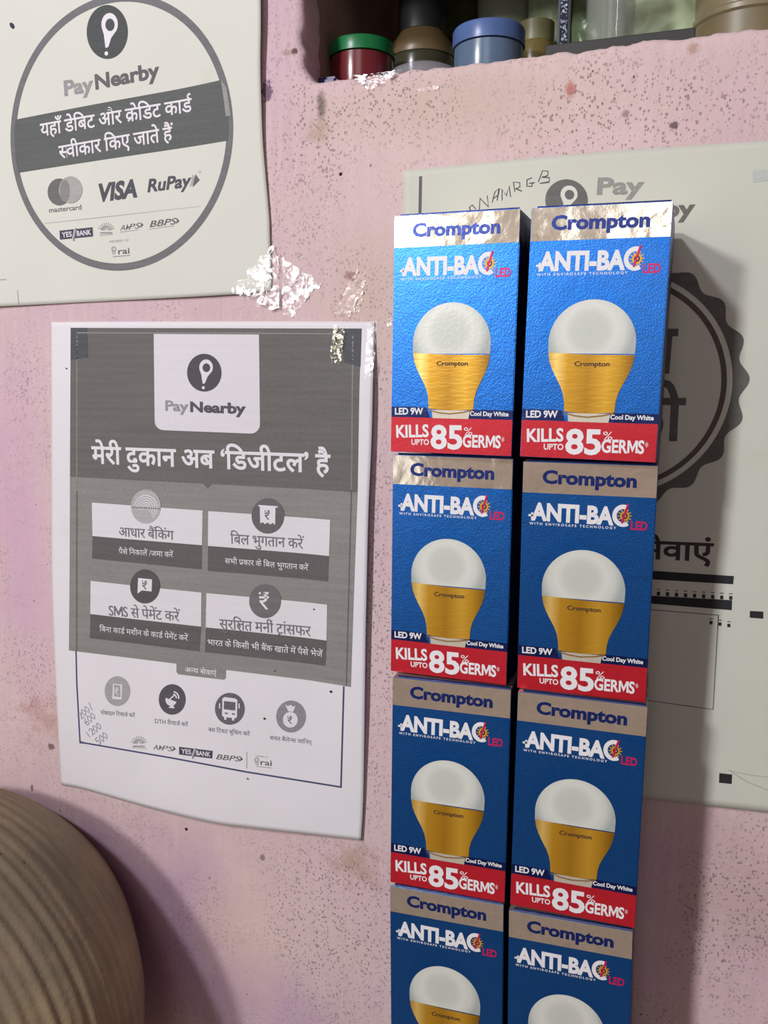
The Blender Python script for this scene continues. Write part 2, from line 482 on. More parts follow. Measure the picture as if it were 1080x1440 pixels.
for nm, (cx, cy, w, h) in {'window_1': (18, -55, 54, 84), 'door_1': (-84, -9, 44, 142)}.items():
    bmw = bmesh.new()
    for (a0, a1, b0, b1) in ((cx-w/2-4, cx+w/2+4, cy-h/2-4, cy-h/2), (cx-w/2-4, cx+w/2+4, cy+h/2, cy+h/2+4), (cx-w/2-4, cx-w/2, cy-h/2, cy+h/2), (cx+w/2, cx+w/2+4, cy-h/2, cy+h/2)):
        p = Wd(a0, b1, -168); q = Wd(a1, b0, -163)
        t = box_bm(p.x, q.x, p.y, q.y, p.z, q.z); me = bpy.data.meshes.new('t'); t.to_mesh(me); t.free(); bmw.from_mesh(me); bpy.data.meshes.remove(me)
    tag(link(nm, bm_mesh(nm, bmw), FRM), kind='structure')

# ------------------------------------------------------------------ paper sheets
def paper_mat(rgb, name='copier_paper'):
    m, nt, b = new_mat(name); co = obj_co(nt)
    n = noise_tex(nt, 25, 3, vec=co); n2 = noise_tex(nt, 9, 2, vec=co)
    c = lin(rgb)
    cc = ramp(nt, n2, [(.3, tuple(v*.95 for v in c[:3])), (.7, c)])
    cc = mix(nt, ramp(nt, n, [(.62, bw(0)), (.8, bw(.25))]), cc, lin((rgb[0]-25, rgb[1]-22, rgb[2]-30)))
    L(nt, cc, b.inputs['Base Color']); b.inputs['Roughness'].default_value = .7
    b.inputs['Specular IOR Level'].default_value = .3
    bump(nt, b, noise_tex(nt, 11, 3, vec=co), .25, .003); return m
def cr(pts, t):
    """point at t of a smooth curve through pts, spaced by chord length"""
    d = [0]
    for a, b in zip(pts, pts[1:]): d.append(d[-1]+math.dist(a, b))
    s = t*d[-1]; i = 0
    while i < len(pts)-2 and s > d[i+1]: i += 1
    u = (s-d[i])/max(1e-9, d[i+1]-d[i]); p1, p2 = pts[i], pts[i+1]
    p0 = pts[i-1] if i else (2*p1[0]-p2[0], 2*p1[1]-p2[1]); p3 = pts[i+2] if i+2 < len(pts) else (2*p2[0]-p1[0], 2*p2[1]-p1[1])
    return tuple(.5*((2*p1[k])+(-p0[k]+p2[k])*u+(2*p0[k]-5*p1[k]+4*p2[k]-p3[k])*u*u+(-p0[k]+3*p1[k]-3*p2[k]+p3[k])*u**3) for k in (0, 1))
class Sheet:
    def __init__(s, name, label, edges, disp, mat, nu=70, nv=90, cat='poster'):
        """edges: top, right, bottom, left polylines measured on the photo, turned into wall-plane cm"""
        s.disp = disp
        T, Rr, Bt, Lf = edges
        s.o0 = Wd(*hit(*T[0], 6), 6) if False else None
        def co(u, v):
            t, bb, l, r = cr(T, u), cr(Bt, u), cr(Lf, v), cr(Rr, v)
            return tuple((1-v)*t[k]+v*bb[k]+(1-u)*l[k]+u*r[k]-((1-u)*(1-v)*T[0][k]+u*(1-v)*T[-1][k]+(1-u)*v*Bt[0][k]+u*v*Bt[-1][k]) for k in (0, 1))
        V = []; Fs = []
        g = [[s.uv(*co(i/nu, j/nv)) for i in range(nu+1)] for j in range(nv+1)]
        c = g[nv//2][nu//2]; s.c = Wd(c[0], c[1], 5.9)
        s.root = empty(name, s.c, label, cat)
        for r in g:
            for x, y in r: V.append(s.lift(x, y, 0))
        for j in range(nv):
            for i in range(nu):
                a = j*(nu+1)+i; Fs.append((a, a+nu+1, a+nu+2, a+1))
        me = mesh_of('sheet', V, Fs, True)
        o = link('sheet', me, mat, s.root)
        md = o.modifiers.new('thickness', 'SOLIDIFY'); md.thickness = .00015
        # keep the printed face where it is, thickness goes towards the wall
        md.offset = -1 if me.polygons[0].normal.y < 0 else 1
        s.p = Printer(s.uv, s.lift, s.root)
    def uv(s, px, py):
        z = 6.0
        for _ in range(4):
            x, y = hit(px, py, z); z = 6-s.disp(x, y)
        return x, y
    def lift(s, x, y, e):
        return Wd(x, y, 6-s.disp(x, y)-e)-s.c
def smooth(a, b, x):
    t = min(1, max(0, (x-a)/(b-a))); return t*t*(3-2*t)

I_DARK = ink((106, 105, 102)); I_MID = ink((138, 136, 133)); I_G100 = ink((104, 100, 104)); I_G140 = ink((150, 147, 150)); I_L170 = ink((170, 168, 170))
I_W = ink((226, 224, 228), grain=.02); I_BAND = ink((94, 98, 97)); I_BLK = ink((38, 40, 44)); I_BLUE = ink((70, 76, 110)); I_PEN = ink((96, 96, 112)); I_FAINT = ink((196, 196, 194), grain=.02)
def pin_logo(p, nm, c, rx, ry, dark, light, layer=1):
    """round badge with the map-pin emblem"""
    p.ell(nm, dark, c, rx, ry, layer)
    hx, hy = c[0]+.12*rx, c[1]-.28*ry
    pts = []
    for k in range(-210, 31, 15):
        a = math.radians(k); pts.append((hx+.40*rx*math.cos(a), hy+.42*ry*math.sin(a)))
    pts += [(c[0]+.20*rx, c[1]+.22*ry), (c[0]+.06*rx, c[1]+.56*ry), (c[0]-.08*rx, c[1]+.60*ry), (c[0]-.16*rx, c[1]+.10*ry)]
    p.poly(nm, light, pts, layer+1)
    p.ell(nm, dark, (hx+.02*rx, hy+.02*ry), .22*rx, .23*ry, layer+2)
    p.ell(nm, light, (c[0]-.04*rx, c[1]+.80*ry), .09*rx, .08*ry, layer+1, n=12)
def sun_logo(p, nm, mat, c, r):
    nm = 'sun_emblem'
    for k in range(4): p.ell(nm, mat, (c[0], c[1]+.45*r), r*(.95-.2*k), r*(.95-.2*k), 1, r0=.86-.02*k, n=16, a0=190, a1=350, rings=1)
    for k in range(9):
        a = math.radians(200+17.5*k); p.line(nm, mat, [(c[0]+r*1.05*math.cos(a), c[1]+.45*r+r*1.05*math.sin(a)), (c[0]+r*1.4*math.cos(a), c[1]+.45*r+r*1.4*math.sin(a))], 1.0)
    p.line(nm, mat, [(c[0]-r, c[1]+.75*r), (c[0]+r, c[1]+.75*r)], 1.6)
def yes_bank(p, nm, q, h):
    nm = 'bank_logo'
    p.quad(nm, I_G100 if h < 6.2 else ink((74, 76, 92)), q, 1)
    def at(u, v): return tuple((1-v)*((1-u)*q[0][k]+u*q[1][k])+v*((1-u)*q[3][k]+u*q[2][k]) for k in (0, 1))
    p.text(nm, I_W, 'YES', at(.07, .78), at(.37, .78), h, 2, .02)
    p.text(nm, I_W, 'BANK', at(.52, .78), at(.95, .78), h, 2, .02)
    p.line(nm, I_W, [at(.47, -.05), at(.38, 1.1)], 1.0, 3)
    p.line(nm, I_G140, [at(.50, -.1), at(.41, 1.3)], 2.0, 2)
def rupee(p, _n, mat, x, y, h, layer=3): p.text('rupee_sign', mat, '₹', (x-.30*h, y+.5*h), (x+.30*h, y+.5*h), h, layer, .004, ref=.73)

# ---- poster one: card payments, upper left
def d1(x, y):
    return .16+.38*smooth(-16, -9.6, x)*(1-smooth(-14, -1.5, y))+.05*math.sin(x*.35)*math.sin(y*.3+1)
s1 = Sheet('wall_poster', 'white paper notice with large grey circle and dark lettered band',
           ([(-40, -105), (160, -118), (362, -130)], [(362, -130), (366.4, 0), (366, 92), (367.5, 149), (370, 206), (378, 298), (379.4, 330), (381, 408)],
            [(-54, 433), (0, 431), (140, 424), (246, 418.7), (334, 413.4), (381, 408)], [(-40, -105), (-46, 160), (-54, 433)]), d1, paper_mat((214, 217, 206)))
p = s1.p
# circle fitted in the wall plane through three measured points
pa, pb, pc = s1.uv(19, 205), s1.uv(322.5, 160), s1.uv(160, 375.5)
def circ3(a, b, c):
    A = np.array([[2*(b[0]-a[0]), 2*(b[1]-a[1])], [2*(c[0]-a[0]), 2*(c[1]-a[1])]])
    B = np.array([b[0]**2+b[1]**2-a[0]**2-a[1]**2, c[0]**2+c[1]**2-a[0]**2-a[1]**2])
    o = np.linalg.solve(A, B); return (float(o[0]), float(o[1])), math.dist(o, a)
CC, CR = circ3(pa, pb, pc)
def ring_plane(p, nm, mat, c, r0, r1, layer, n=120, fn=None):
    vs = []; fs = []
    for i in range(n):
        a = 2*math.pi*i/n; r1_ = fn(a) if fn else r1
        vs += [(c[0]+r0*math.cos(a), c[1]+r0*math.sin(a)), (c[0]+r1_*math.cos(a), c[1]+r1_*math.sin(a))]
    for i in range(n):
        j = (i+1) % n; fs.append((2*i, 2*i+1, 2*j+1, 2*j))
    p.add(nm, mat, vs, fs, layer)
ring_plane(p, 'circle_outline', ink((112, 114, 116)), CC, CR-.22, CR+.22, 1)
# the dark band, cut by the circle
def band():
    l0, l1 = s1.uv(24, 168), s1.uv(314, 112); m0, m1 = s1.uv(25.5, 243), s1.uv(318, 198)
    vs = []; fs = []; n = 40
    def onc(a, b, left):
        d = Vector(b)-Vector(a); o = Vector(a)-Vector(CC); A = d.dot(d); B = 2*o.dot(d); Cc = o.dot(o)-(CR-.1)**2
        q = math.sqrt(B*B-4*A*Cc); t = (-B-q)/(2*A) if left else (-B+q)/(2*A); return Vector(a)+d*t
    for j in range(9):
        v = j/8; a = Vector(l0)*(1-v)+Vector(m0)*v; b = Vector(l1)*(1-v)+Vector(m1)*v
        A = onc(a, b, True); B = onc(a, b, False)
        for i in range(n+1): vs.append(tuple(A+(B-A)*i/n))
    for j in range(8):
        for i in range(n): k = j*(n+1)+i; fs.append((k, k+1, k+n+2, k+n+1))
    p.add('dark_band', I_BAND, vs, fs, 2)
band()
pin_logo(p, 'pin_emblem', (151, 45), 29, 38, ink((78, 82, 82)), I_W)
p.text('logo_lettering', I_G140, 'Pay', (90.8, 134.5), (132, 127.5), 20.5, 1, .035)
p.text('logo_lettering', I_G100, 'Nearby', (134.5, 125.5), (225, 108), 20.5, 1, .035)
p.text('band_lettering', I_W, 'यहाँ डेबिट और क्रेडिट कार्ड', (58, 192), (271, 156.5), 17.5, 3, .014)
p.text('band_lettering', I_W, 'स्वीकार किए जाते हैं', (84, 223.5), (245, 196.5), 17.5, 3, .014)
p.ell('card_logos', ink((110, 110, 108)), (83.5, 270), 16.5, 19, 1)
p.ell('card_logos', ink((168, 168, 164)), (99.5, 267), 16.5, 19, 2)
lens = [(91.5+7.5*math.cos(math.radians(a))*.9, 268.5+15.5*math.sin(math.radians(a))) for a in range(0, 360, 15)]
p.poly('card_logos', ink((138, 138, 134)), lens, 3)
p.text('card_logo_text', I_G100, 'mastercard', (69.3, 299), (114.8, 294.5), 5.0, 1, .01, ref=.5)
p.text('card_logo_text', ink((84, 84, 92)), 'VISA', (136, 283.5), (193.5, 276), 23.5, 1, .045, .22)
p.text('card_logo_text', ink((84, 84, 92)), 'RuPay', (207.5, 270), (267.5, 262), 17.5, 1, .03, .22)
p.new2(); p.poly('arrow_mark', I_L170, [(267, 263), (271, 245), (277, 253)], 1); p.poly('arrow_mark', I_G100, [(271, 263), (275, 245), (281, 253)], 2)
p.new2(); p.ell('small_ring', I_L170, (281, 242), 1.6, 1.8, 1, r0=.6, n=12, rings=1)
p.new2(); p.line('rule_line', I_FAINT, [(63, 314), (281, 290)], 1.0)
yes_bank(p, 'partner_logos', [(83.7, 324.5), (130.3, 319.5), (131, 332.5), (84.5, 337)], 7)
sun_logo(p, 'partner_logos', I_G140, (149.5, 321), 8.5); p.text('logo_text', I_L170, 'AADHAAR', (140, 332), (159, 330.5), 2.4, 1)
p.text('logo_text', I_G100, 'AI', (169, 324.5), (178, 323.2), 7.5, 1, 0, .3); p.text('logo_text', I_G100, 'PS', (181, 323), (196, 320.8), 7.5, 1, 0, .3)
p.new2(); p.poly('arrow_mark', I_G100, [(197, 320.5), (199, 313), (202, 316.5)], 1); p.new2(); p.poly('arrow_mark', I_G100, [(177, 323.5), (179, 316), (182, 319.5)], 1)
p.new2(); p.line('rule_line', I_L170, [(169, 326.5), (195, 323)], .8)
p.text('logo_text', I_G100, 'BBPS', (210.5, 319.5), (246.5, 315.2), 8.5, 1, .01, .3); p.new2(); p.poly('arrow_mark', I_G100, [(247.5, 315), (249.5, 307), (252.5, 311)], 1)
p.new2(); p.line('rule_line', I_L170, [(210, 322), (245, 317.5)], .8)
p.text('logo_text', I_L170, 'MEMBER OF', (154, 341.5), (181, 339), 3.2, 1)
p.text('logo_text', I_G100, 'rai', (166.5, 357.5), (182.3, 356.3), 9.0, 1, .012, ref=.74)
for a, r in (((160, 350), 3.6), ((160, 355), 2.6)): p.new2(); p.ell('tree_emblem', I_L170, a, r, r*1.1, 1, r0=.45, n=14, rings=1)
p.new2(); p.line('rule_line', I_G140, [(159, 361), (183, 359)], .9)
p.poly('ink_blot', ink((52, 54, 72)), [(13.5, 33), (16, 31.5), (19.5, 34), (21, 38.5), (19, 41), (16, 39.5), (14, 36.5)], 1)
p.line('crop_mark', I_G140, [(0, 393.5), (9, 393)], .8); p.new2(); p.line('crop_mark', I_G140, [(24.5, 408), (26.5, 428)], .8)
p.poly('circle_outline', ink((150, 152, 150)), [(311, 112), (319, 124), (325, 163), (318, 164), (315, 140)], 3)
p.finish()

# ---- poster two: digital shop poster, left centre
def d2(x, y):
    return .12+.36*smooth(-8, -3.0, x)*smooth(3, 9, y)*(1-.55*smooth(26, 36, y))+.20*smooth(31, 36, y)*smooth(-22, -16, x)*(1-smooth(-9, -4, x))+.04*math.sin(x*.4)*math.sin(y*.25)
s2 = Sheet('shop_poster', 'white printed poster with dark grey header and four service cards',
           ([(72, 453), (180, 452.3), (300, 452), (420, 452), (526, 452.5)],
            [(526, 452.5), (523, 600), (518, 721), (515, 850), (514, 900), (511, 1110), (507.5, 1181.5)],
            [(86.5, 1104), (117.5, 1110), (170, 1125), (225, 1140), (300, 1157.5), (350, 1164), (430, 1173), (507.5, 1181.5)],
            [(72, 453), (72.5, 600), (73, 795), (76, 900), (79, 970), (83, 1050), (86.5, 1104)]), d2, paper_mat((228, 227, 230)), 80, 110)
p = s2.p
p.quad('header_panel', I_DARK, [(99.6, 461), (508.6, 462), (503, 692.4), (98.5, 670.6)], 1, 70, 40)
p.quad('header_panel', I_MID, [(98.5, 670.6), (503, 692.4), (493.5, 966), (97, 914.6)], 1, 70, 48)
TP = ink((84, 86, 90)); p.new2(); p.quad('taped_corner', TP, [(99.6, 461), (123, 461), (124, 503), (99.4, 506)], 2, 6, 8); p.new2(); p.quad('taped_corner', TP, [(482, 462), (508.6, 462), (507, 516), (484, 510)], 2, 6, 8); p.new2()
p.poly('header_notch', I_DARK, [(286, 680), (298, 681), (292, 687)], 2)
p.new2(); p.line('frame_line', I_MID, [(108.5, 688), (108.5, 468), (300, 468.5), (496.5, 469.6), (494.5, 688)], 1.7, 2, sub=24)
p.new2(); p.line('frame_line', I_G100, [(108.5, 690), (108, 800), (108, 915)], 1.6, 2, sub=16)
p.new2(); p.line('frame_line', I_G100, [(494.3, 690), (487, 965)], 1.6, 2, sub=16)
p.new2(); p.line('frame_line', I_BLUE, [(107, 915), (108, 960), (112.6, 1043.6), (240, 1065.5), (347, 1085.5), (479.5, 1106.7), (483.5, 965)], 2.0, 1, sub=20)
tabp = [(216.6, 469.6), (364.6, 470.5), (366, 597)]
for k in range(0, 91, 15): tabp.append((353+13*math.cos(math.radians(k)), 596.7+13*math.sin(math.radians(k))))
for k in range(90, 181, 15): tabp.append((231+13*math.cos(math.radians(k)), 592+13*math.sin(math.radians(k))))
p.poly('logo_tab', ink((218, 216, 221), grain=.02), tabp, 3)
pin_logo(p, 'pin_emblem', (287.6, 524), 24, 26.5, ink((84, 80, 84)), ink((222, 220, 224), grain=.02), 4)
p.text('logo_lettering', I_G140, 'Pay', (233, 577), (265.5, 578.5), 14, 4, .03)
p.text('logo_lettering', ink((90, 84, 96)), 'Nearby', (268, 578.7), (346, 581.5), 14, 4, .035)
p.text('headline_lettering', I_W, 'मेरी दुकान अब ‘डिजीटल’ है', (129.6, 651), (465, 665.5), 23.5, 3, .022)
def card(wq, dq, c, rx, ry, cmat, title, ta, tb, th, sub_, sa, sb, sh):
    p.new2(); p.quad('card_panel', ink((220, 219, 222), grain=.02), wq, 3, 10, 3)
    p.quad('card_panel', ink((98, 95, 95)), [wq[3], wq[2], dq[0], dq[1]], 2, 10, 3)
    p.k = title; p.ell('card_icon', cmat, c, rx, ry, 4)
    p.text('card_title', ink((118, 116, 122)), title, ta, tb, th, 5, .004)
    p.text('card_caption', I_W, sub_, sa, sb, sh, 5, .006)
card([(129.6, 706.6), (285.4, 717.9), (284.5, 766.6), (130.5, 753.6)], [(284, 800.6), (129.6, 785.3)], (205.8, 712.2), 21, 24, ink((176, 175, 177)),
     'आधार बैंकिंग', (168, 753.5), (245, 759), 12, 'पैसे निकालें /जमा करें', (168, 778.5), (245, 783.5), 6.8)
card([(293.2, 718.7), (464.7, 731), (463, 781.8), (292.8, 767.5)], [(461.6, 817.5), (292.4, 802.7)], (377.2, 725.3), 23, 25, ink((104, 102, 104)),
     'बिल भुगतान करें', (324.6, 764), (427.7, 771.5), 13, 'सभी प्रकार के बिल भुगतान करें', (317, 792), (434.7, 802), 7)
card([(127.9, 816.7), (283.7, 833.2), (283.2, 881), (127.4, 863.2)], [(281, 915.9), (126.6, 897.2)], (204.5, 824.5), 21, 24, ink((88, 86, 88)),
     'SMS से पेमेंट करें', (154, 865), (254, 873.5), 12.5, 'बिना कार्ड मशीन के कार्ड पेमेंट करें', (141, 887.5), (265.8, 900.8), 7)
card([(290.6, 834), (460.3, 850.2), (459.5, 900.6), (289.8, 882)], [(458, 936.3), (288.4, 916.7)], (373.3, 845), 22.5, 24, ink((112, 110, 112)),
     'सुरक्षित मनीं ट्रांसफर', (309.3, 883.5), (437.7, 894.5), 13, 'भारत के किसी भी बैंक खाते में पैसे भेजें', (292.8, 906.5), (455, 923.8), 7.6)
p.k = 'आधार बैंकिंग'
for k in range(5): p.ell('card_icon', I_W, (205.8, 714), 4+3.1*k, 4.5+3.4*k, 5, r0=1-.9/(4+3.1*k)*1.2, n=26, a0=150 + 10*k, a1=390 + 6*k, rings=1)
p.line('card_icon', ink((140, 139, 141)), [(186, 713), (226, 715)], 1.5, 6)
p.k = 'बिल भुगतान करें'; p.poly('card_icon', I_W, [(366, 711), (388, 712.5), (387.5, 738), (384, 735), (380.5, 737.5), (377, 734.5), (373, 737), (370, 734), (366.5, 736)], 5); p.line('card_icon', I_W, [(364, 711), (391, 712.8)], 2, 5)
rupee(p, 'card_icon', ink((100, 98, 102)), 377, 724, 13, 6)
p.k = 'SMS से पेमेंट करें'; p.poly('card_icon', I_W, [(195, 812.5), (214.5, 814.5), (214, 831.5), (200, 830), (194, 834.5)], 5); rupee(p, 'card_icon', ink((100, 98, 102)), 205, 822.5, 12, 6)
rupee(p, 'card_icon', I_W, 373.5, 844.5, 24, 5); p.k = 'svc'
p.poly('services_tab', I_MID, [(248.4, 931.3), (318, 940), (317.5, 953), (315, 955.7), (251, 948), (248.4, 945)], 2)
p.text('services_tab', I_W, 'अन्य सेवाएं', (260.6, 944.6), (305, 950), 6.4, 3, .01)
for c_, rx, ry, mt in (((165.3, 971.8), 18, 21, ink((166, 165, 168))), ((242.3, 983.5), 19, 21.5, ink((88, 86, 92))), ((323.3, 996.6), 21, 22.5, ink((104, 102, 108))), ((409.4, 1007.5), 21, 22.5, ink((142, 140, 146)))):
    p.k = 'svc%d' % c_[0]; p.ell('service_icon', mt, c_, rx, ry, 1)
p.k = 'svc165'; p.line('service_icon', I_W, [(160, 962), (171, 963.2), (170.5, 983), (159.5, 981.8)], 1.6, 2, closed=True); rupee(p, 'service_icon', I_W, 165.3, 972, 10, 2)
p.line('service_icon', I_W, [(160, 980.5), (170.5, 981.7)], 2.4, 2)
p.k = 'svc242'; p.ell('service_icon', I_W, (241, 984), 8, 8.5, 2, a0=20, a1=200, n=16); p.ell('service_icon', I_W, (243, 981), 9.5, 9.5, 2, r0=.8, a0=-80, a1=10, n=10, rings=1); p.ell('service_icon', I_W, (243, 981), 6, 6, 2, r0=.7, a0=-80, a1=10, n=10, rings=1)
p.line('service_icon', I_W, [(239, 983), (246, 977)], 1.5, 2); p.poly('service_icon', I_W, [(237, 995), (246, 996), (243, 990)], 2)
p.k = 'svc323'; p.poly('service_icon', I_W, [(313, 982), (316, 980), (331, 982), (334, 984.5), (333.5, 1008), (331, 1010), (315, 1008), (312.5, 1006)], 2); p.quad('service_icon', ink((104, 102, 108)), [(315.5, 985.5), (331.5, 987.3), (331, 999), (315, 997)], 3)
for x in (316.5, 326.5): p.quad('service_icon', ink((104, 102, 108)), [(x, 1001.5+(x-316)*.1), (x+4, 1002+(x-316)*.1), (x+4, 1004+(x-316)*.1), (x, 1003.5+(x-316)*.1)], 3)
for x in (309, 336.5): p.line('service_icon', I_W, [(x, 989), (x, 996)], 1.6, 2)
for x in (317, 328): p.line('service_icon', I_W, [(x, 1008+(x-317)*.1), (x, 1012+(x-317)*.1)], 3, 2)
p.k = 'svc409'; p.ell('service_icon', I_W, (408.5, 1012), 10.5, 11, 2, n=24); p.poly('service_icon', I_W, [(401, 990), (405, 993), (409, 991), (413, 994), (416, 991.5), (412.5, 1001), (405.5, 1000)], 2)
rupee(p, 'service_icon', ink((110, 108, 114)), 408.8, 1012, 11, 3)
p.k = 'logos'
LB = ink((112, 110, 118))
p.text('service_captions', LB, 'मोबाइल रिचार्ज करें', (141.8, 1004.4), (190.5, 1008.8), 5, 1, .004); p.text('service_captions', LB, 'DTH रीचार्ज करें', (218, 1016.6), (265, 1021.8), 5.2, 1, .004)
p.text('service_captions', LB, 'बस टिकट बुकिंग करें', (293.2, 1028.4), (352, 1034.9), 5.2, 1, .004); p.text('service_captions', LB, 'बचत बैलेन्स जानिए', (379.4, 1040), (438.6, 1047), 5.2, 1, .004)
sun_logo(p, 'partner_logos', I_G140, (195.3, 1043), 8.5); p.text('logo_text', I_L170, 'AADHAAR', (186, 1051.5), (206, 1053.5), 2.4, 1)
p.text('logo_text', I_G100, 'AI', (215.6, 1053.8), (224, 1054.7), 7, 1, 0, .3); p.text('logo_text', I_G100, 'PS', (227, 1055), (242, 1056.6), 7, 1, 0, .3)
p.new2(); p.poly('arrow_mark', I_G100, [(242.5, 1056.5), (244.5, 1049.5), (247.5, 1053.5)], 1); p.new2(); p.poly('arrow_mark', I_G100, [(223, 1054.5), (225, 1048), (228, 1051.5)], 1)
yes_bank(p, 'partner_logos', [(251.9, 1050), (299.3, 1055.8), (298.5, 1066.7), (251.9, 1061)], 6.3)
p.text('logo_text', I_G100, 'BBPS', (304, 1067.3), (336.5, 1070.8), 7.2, 1, .01, .3); p.new2(); p.poly('arrow_mark', I_G100, [(337, 1070.5), (339, 1064), (342, 1068)], 1)
p.new2(); p.line('rule_line', I_L170, [(347, 1056.7), (347, 1080.6)], 1.0)
p.text('logo_text', I_G100, 'rai', (366.5, 1075.4), (382.4, 1077), 8.5, 1, .012, ref=.74)
for a, r in (((361, 1068.5), 3.4), ((361.5, 1073.5), 2.4)): p.new2(); p.ell('tree_emblem', I_L170, a, r, r*1.1, 1, r0=.45, n=14, rings=1)
p.text('logo_text', I_L170, 'MEMBER OF', (360, 1064), (377, 1065.5), 2.0, 1); p.new2(); p.line('rule_line', I_G140, [(360, 1077.5), (383, 1080)], .8)
PENC = ink((150, 150, 162))
def digits(s, x, y, ang, h):
    D = {'5': [(.5, 0), (.1, 0), (.05, .4), (.4, .45), (.45, .85), (.0, 1)], '0': [(.25, 0), (0, .5), (.2, 1), (.5, .6), (.4, .1), (.25, 0)], '2': [(0, .2), (.3, 0), (.5, .3), (.05, 1), (.55, .95)],
         '1': [(.2, 0), (.2, 1)], '6': [(.45, 0), (.05, .5), (.1, 1), (.45, .9), (.4, .55), (.08, .6)], '/': [(.5, -.1), (.1, 1.1)]}
    c, sn = math.cos(math.radians(ang)), math.sin(math.radians(ang))
    for ch in s:
        p.new2(); p.line('pencil_digit', PENC, [(x+(a*c+b*sn)*h, y+(a*sn*-1+b*c)*h) for a, b in D[ch]], 1.0, 1); x += .62*h*c; y -= .62*h*sn
digits('200/', 108, 1004, 42, 10); digits('600', 116, 1013, 42, 10); digits('1200', 119, 1030, 38, 10); digits('500', 133, 1040, 40, 10)
for x, y, r in ((465.6, 972, 1.7), (372.4, 1010, 1.5), (348.6, 1094.5, 1.1), (387, 943, .9), (442, 856.5, 1.1), (94, 518, 1)): p.new2(); p.ell('fly_speck', I_BLK, (x, y), r, r, 6, n=10, rings=1)
p.finish()

# ---- poster three: behind the boxes, right
def d3(x, y): return .12+.10*smooth(27, 31, y)+.03*math.sin(x*.5+1)*math.sin(y*.3)
s3 = Sheet('seal_poster', 'large white paper notice with a scalloped grey seal, on the wall behind the right boxes',
           ([(567, 240.5), (720, 225), (853, 213), (1020, 201.5), (1178, 192)], [(1178, 192), (1187, 700), (1190, 1156)],
            [(560, 1089), (740, 1106), (907, 1123.5), (1000, 1133.7), (1080, 1142.5), (1190, 1156)], [(567, 240.5), (563, 700), (560, 1089)]), d3, paper_mat((206, 210, 197)), 60, 90)
p = s3.p
p.line('margin_bar', I_G100, [(591.5, 248), (590.5, 302)], 4.2, 1)
pin_logo(p, 'pin_emblem', (796.7, 281.7), 30, 29.5, ink((104, 106, 104)), ink((214, 216, 206), grain=.02))
p.text('logo_lettering', ink((146, 148, 144)), 'Pay', (839, 273), (905, 272), 22.5, 1, .035)
p.text('logo_lettering', ink((110, 108, 104)), 'Nearby', (845, 309), (977, 303.5), 22.5, 1, .035)
HW = ink((84, 84, 92))
for st in ([(669, 294), (664, 288), (660, 292), (663, 298)], [(674, 297), (675, 279), (687, 291), (685, 275)], [(692, 285), (696, 270), (702, 265), (699, 282)], [(694, 279), (701, 274)],
           [(706, 282), (706, 266), (712, 275), (716, 262), (718, 277)], [(724, 270), (722, 256), (731, 257), (731, 263), (725, 265), (734, 269)],
           [(748, 250), (741, 253), (741, 262), (748, 262), (749, 257), (744, 258)], [(744, 258), (752, 257)], [(757, 256), (763, 240), (771, 241), (770, 247), (762, 249), (773, 250), (772, 256), (759, 258)]):
    p.new2(); p.line('handwritten_stroke', HW, st, 1.3, 1)
p.quad('corner_smudge', ink((190, 198, 194), grain=.04), [(1058, 240), (1078, 238), (1079, 254), (1059, 257)], 1)
sc = s3.uv(862.3, 541); sr = math.dist(sc, s3.uv(1017.5, 535))
k = sr/155.0
SEAL = ink((98, 98, 94))
ring_plane(p, 'seal_ring', ink((92, 84, 82)), sc, 152*k, 159.5*k, 1)
ring_plane(p, 'seal_rim', SEAL, sc, 167*k, 184*k, 1, 240, fn=lambda a: (184+6*math.cos(20*a+.9))*k)
p.text('seal_lettering', SEAL, 'अन', (850, 521), (949, 524), 58, 1, .02)
p.text('seal_lettering', SEAL, 'की', (862, 617), (962, 619), 56, 1, .02)
p.new2(); p.line('seal_dash', SEAL, [(917, 642), (927, 643)], 3.5)
p.text('services_lettering', ink((60, 52, 56)), 'सेवाएं', (897, 784.5), (1003, 789.5), 24, 1, .022)
p.new2(); p.quad('black_bar', I_BLK, [(915, 802.5), (1032, 810), (1031, 821.5), (915, 814.5)], 1)
p.new2(); p.quad('black_bar', I_BLK, [(913, 837.5), (1029.5, 844), (1029, 858), (912, 848.5)], 1)
for i in range(9):
    x = 926+12.7*i; y = 832+.75*i
    p.new2(); p.quad('tick_mark', I_BLK, [(x-2.3, y), (x+2.3, y+.2), (x+2.2, y+5.5), (x-2.4, y+5.3)], 1); p.line('tick_mark', I_BLK, [(x-2.5, y-3.2), (x+2.5, y-3)], 1.2)
for x, y in ((1000, 873), (1012.5, 875), (1025, 877)):
    p.new2(); p.quad('tick_mark', I_BLK, [(x-2.2, y), (x+2.2, y+.2), (x+2, y+5), (x-2.4, y+4.8)], 1); p.line('tick_mark', I_BLK, [(x-2.5, y-3), (x+2.5, y-2.8)], 1.2)
p.line('code_frame', ink((96, 84, 84)), [(912, 857), (1010.3, 865), (1002.7, 997.6), (905, 984)], 1.1, 1, sub=6)
p.new2(); p.quad('registration_block', I_BLK, [(1054.5, 859), (1073.5, 860), (1073.2, 870), (1054.2, 868.5)], 1)
p.new2(); p.quad('registration_block', I_BLK, [(1011.5, 1087), (1029.5, 1089), (1029, 1102.5), (1011, 1100.5)], 1)
p.new2(); p.line('crease_line', ink((176, 176, 164)), [(1024, 1083), (1050, 1089), (1082, 1093)], 1.2); p.new2(); p.line('crease_line', ink((176, 176, 164)), [(1028, 1085), (1050, 1099), (1082, 1112)], 1.6)  # paper creases drawn as flat grey lines
p.finish()

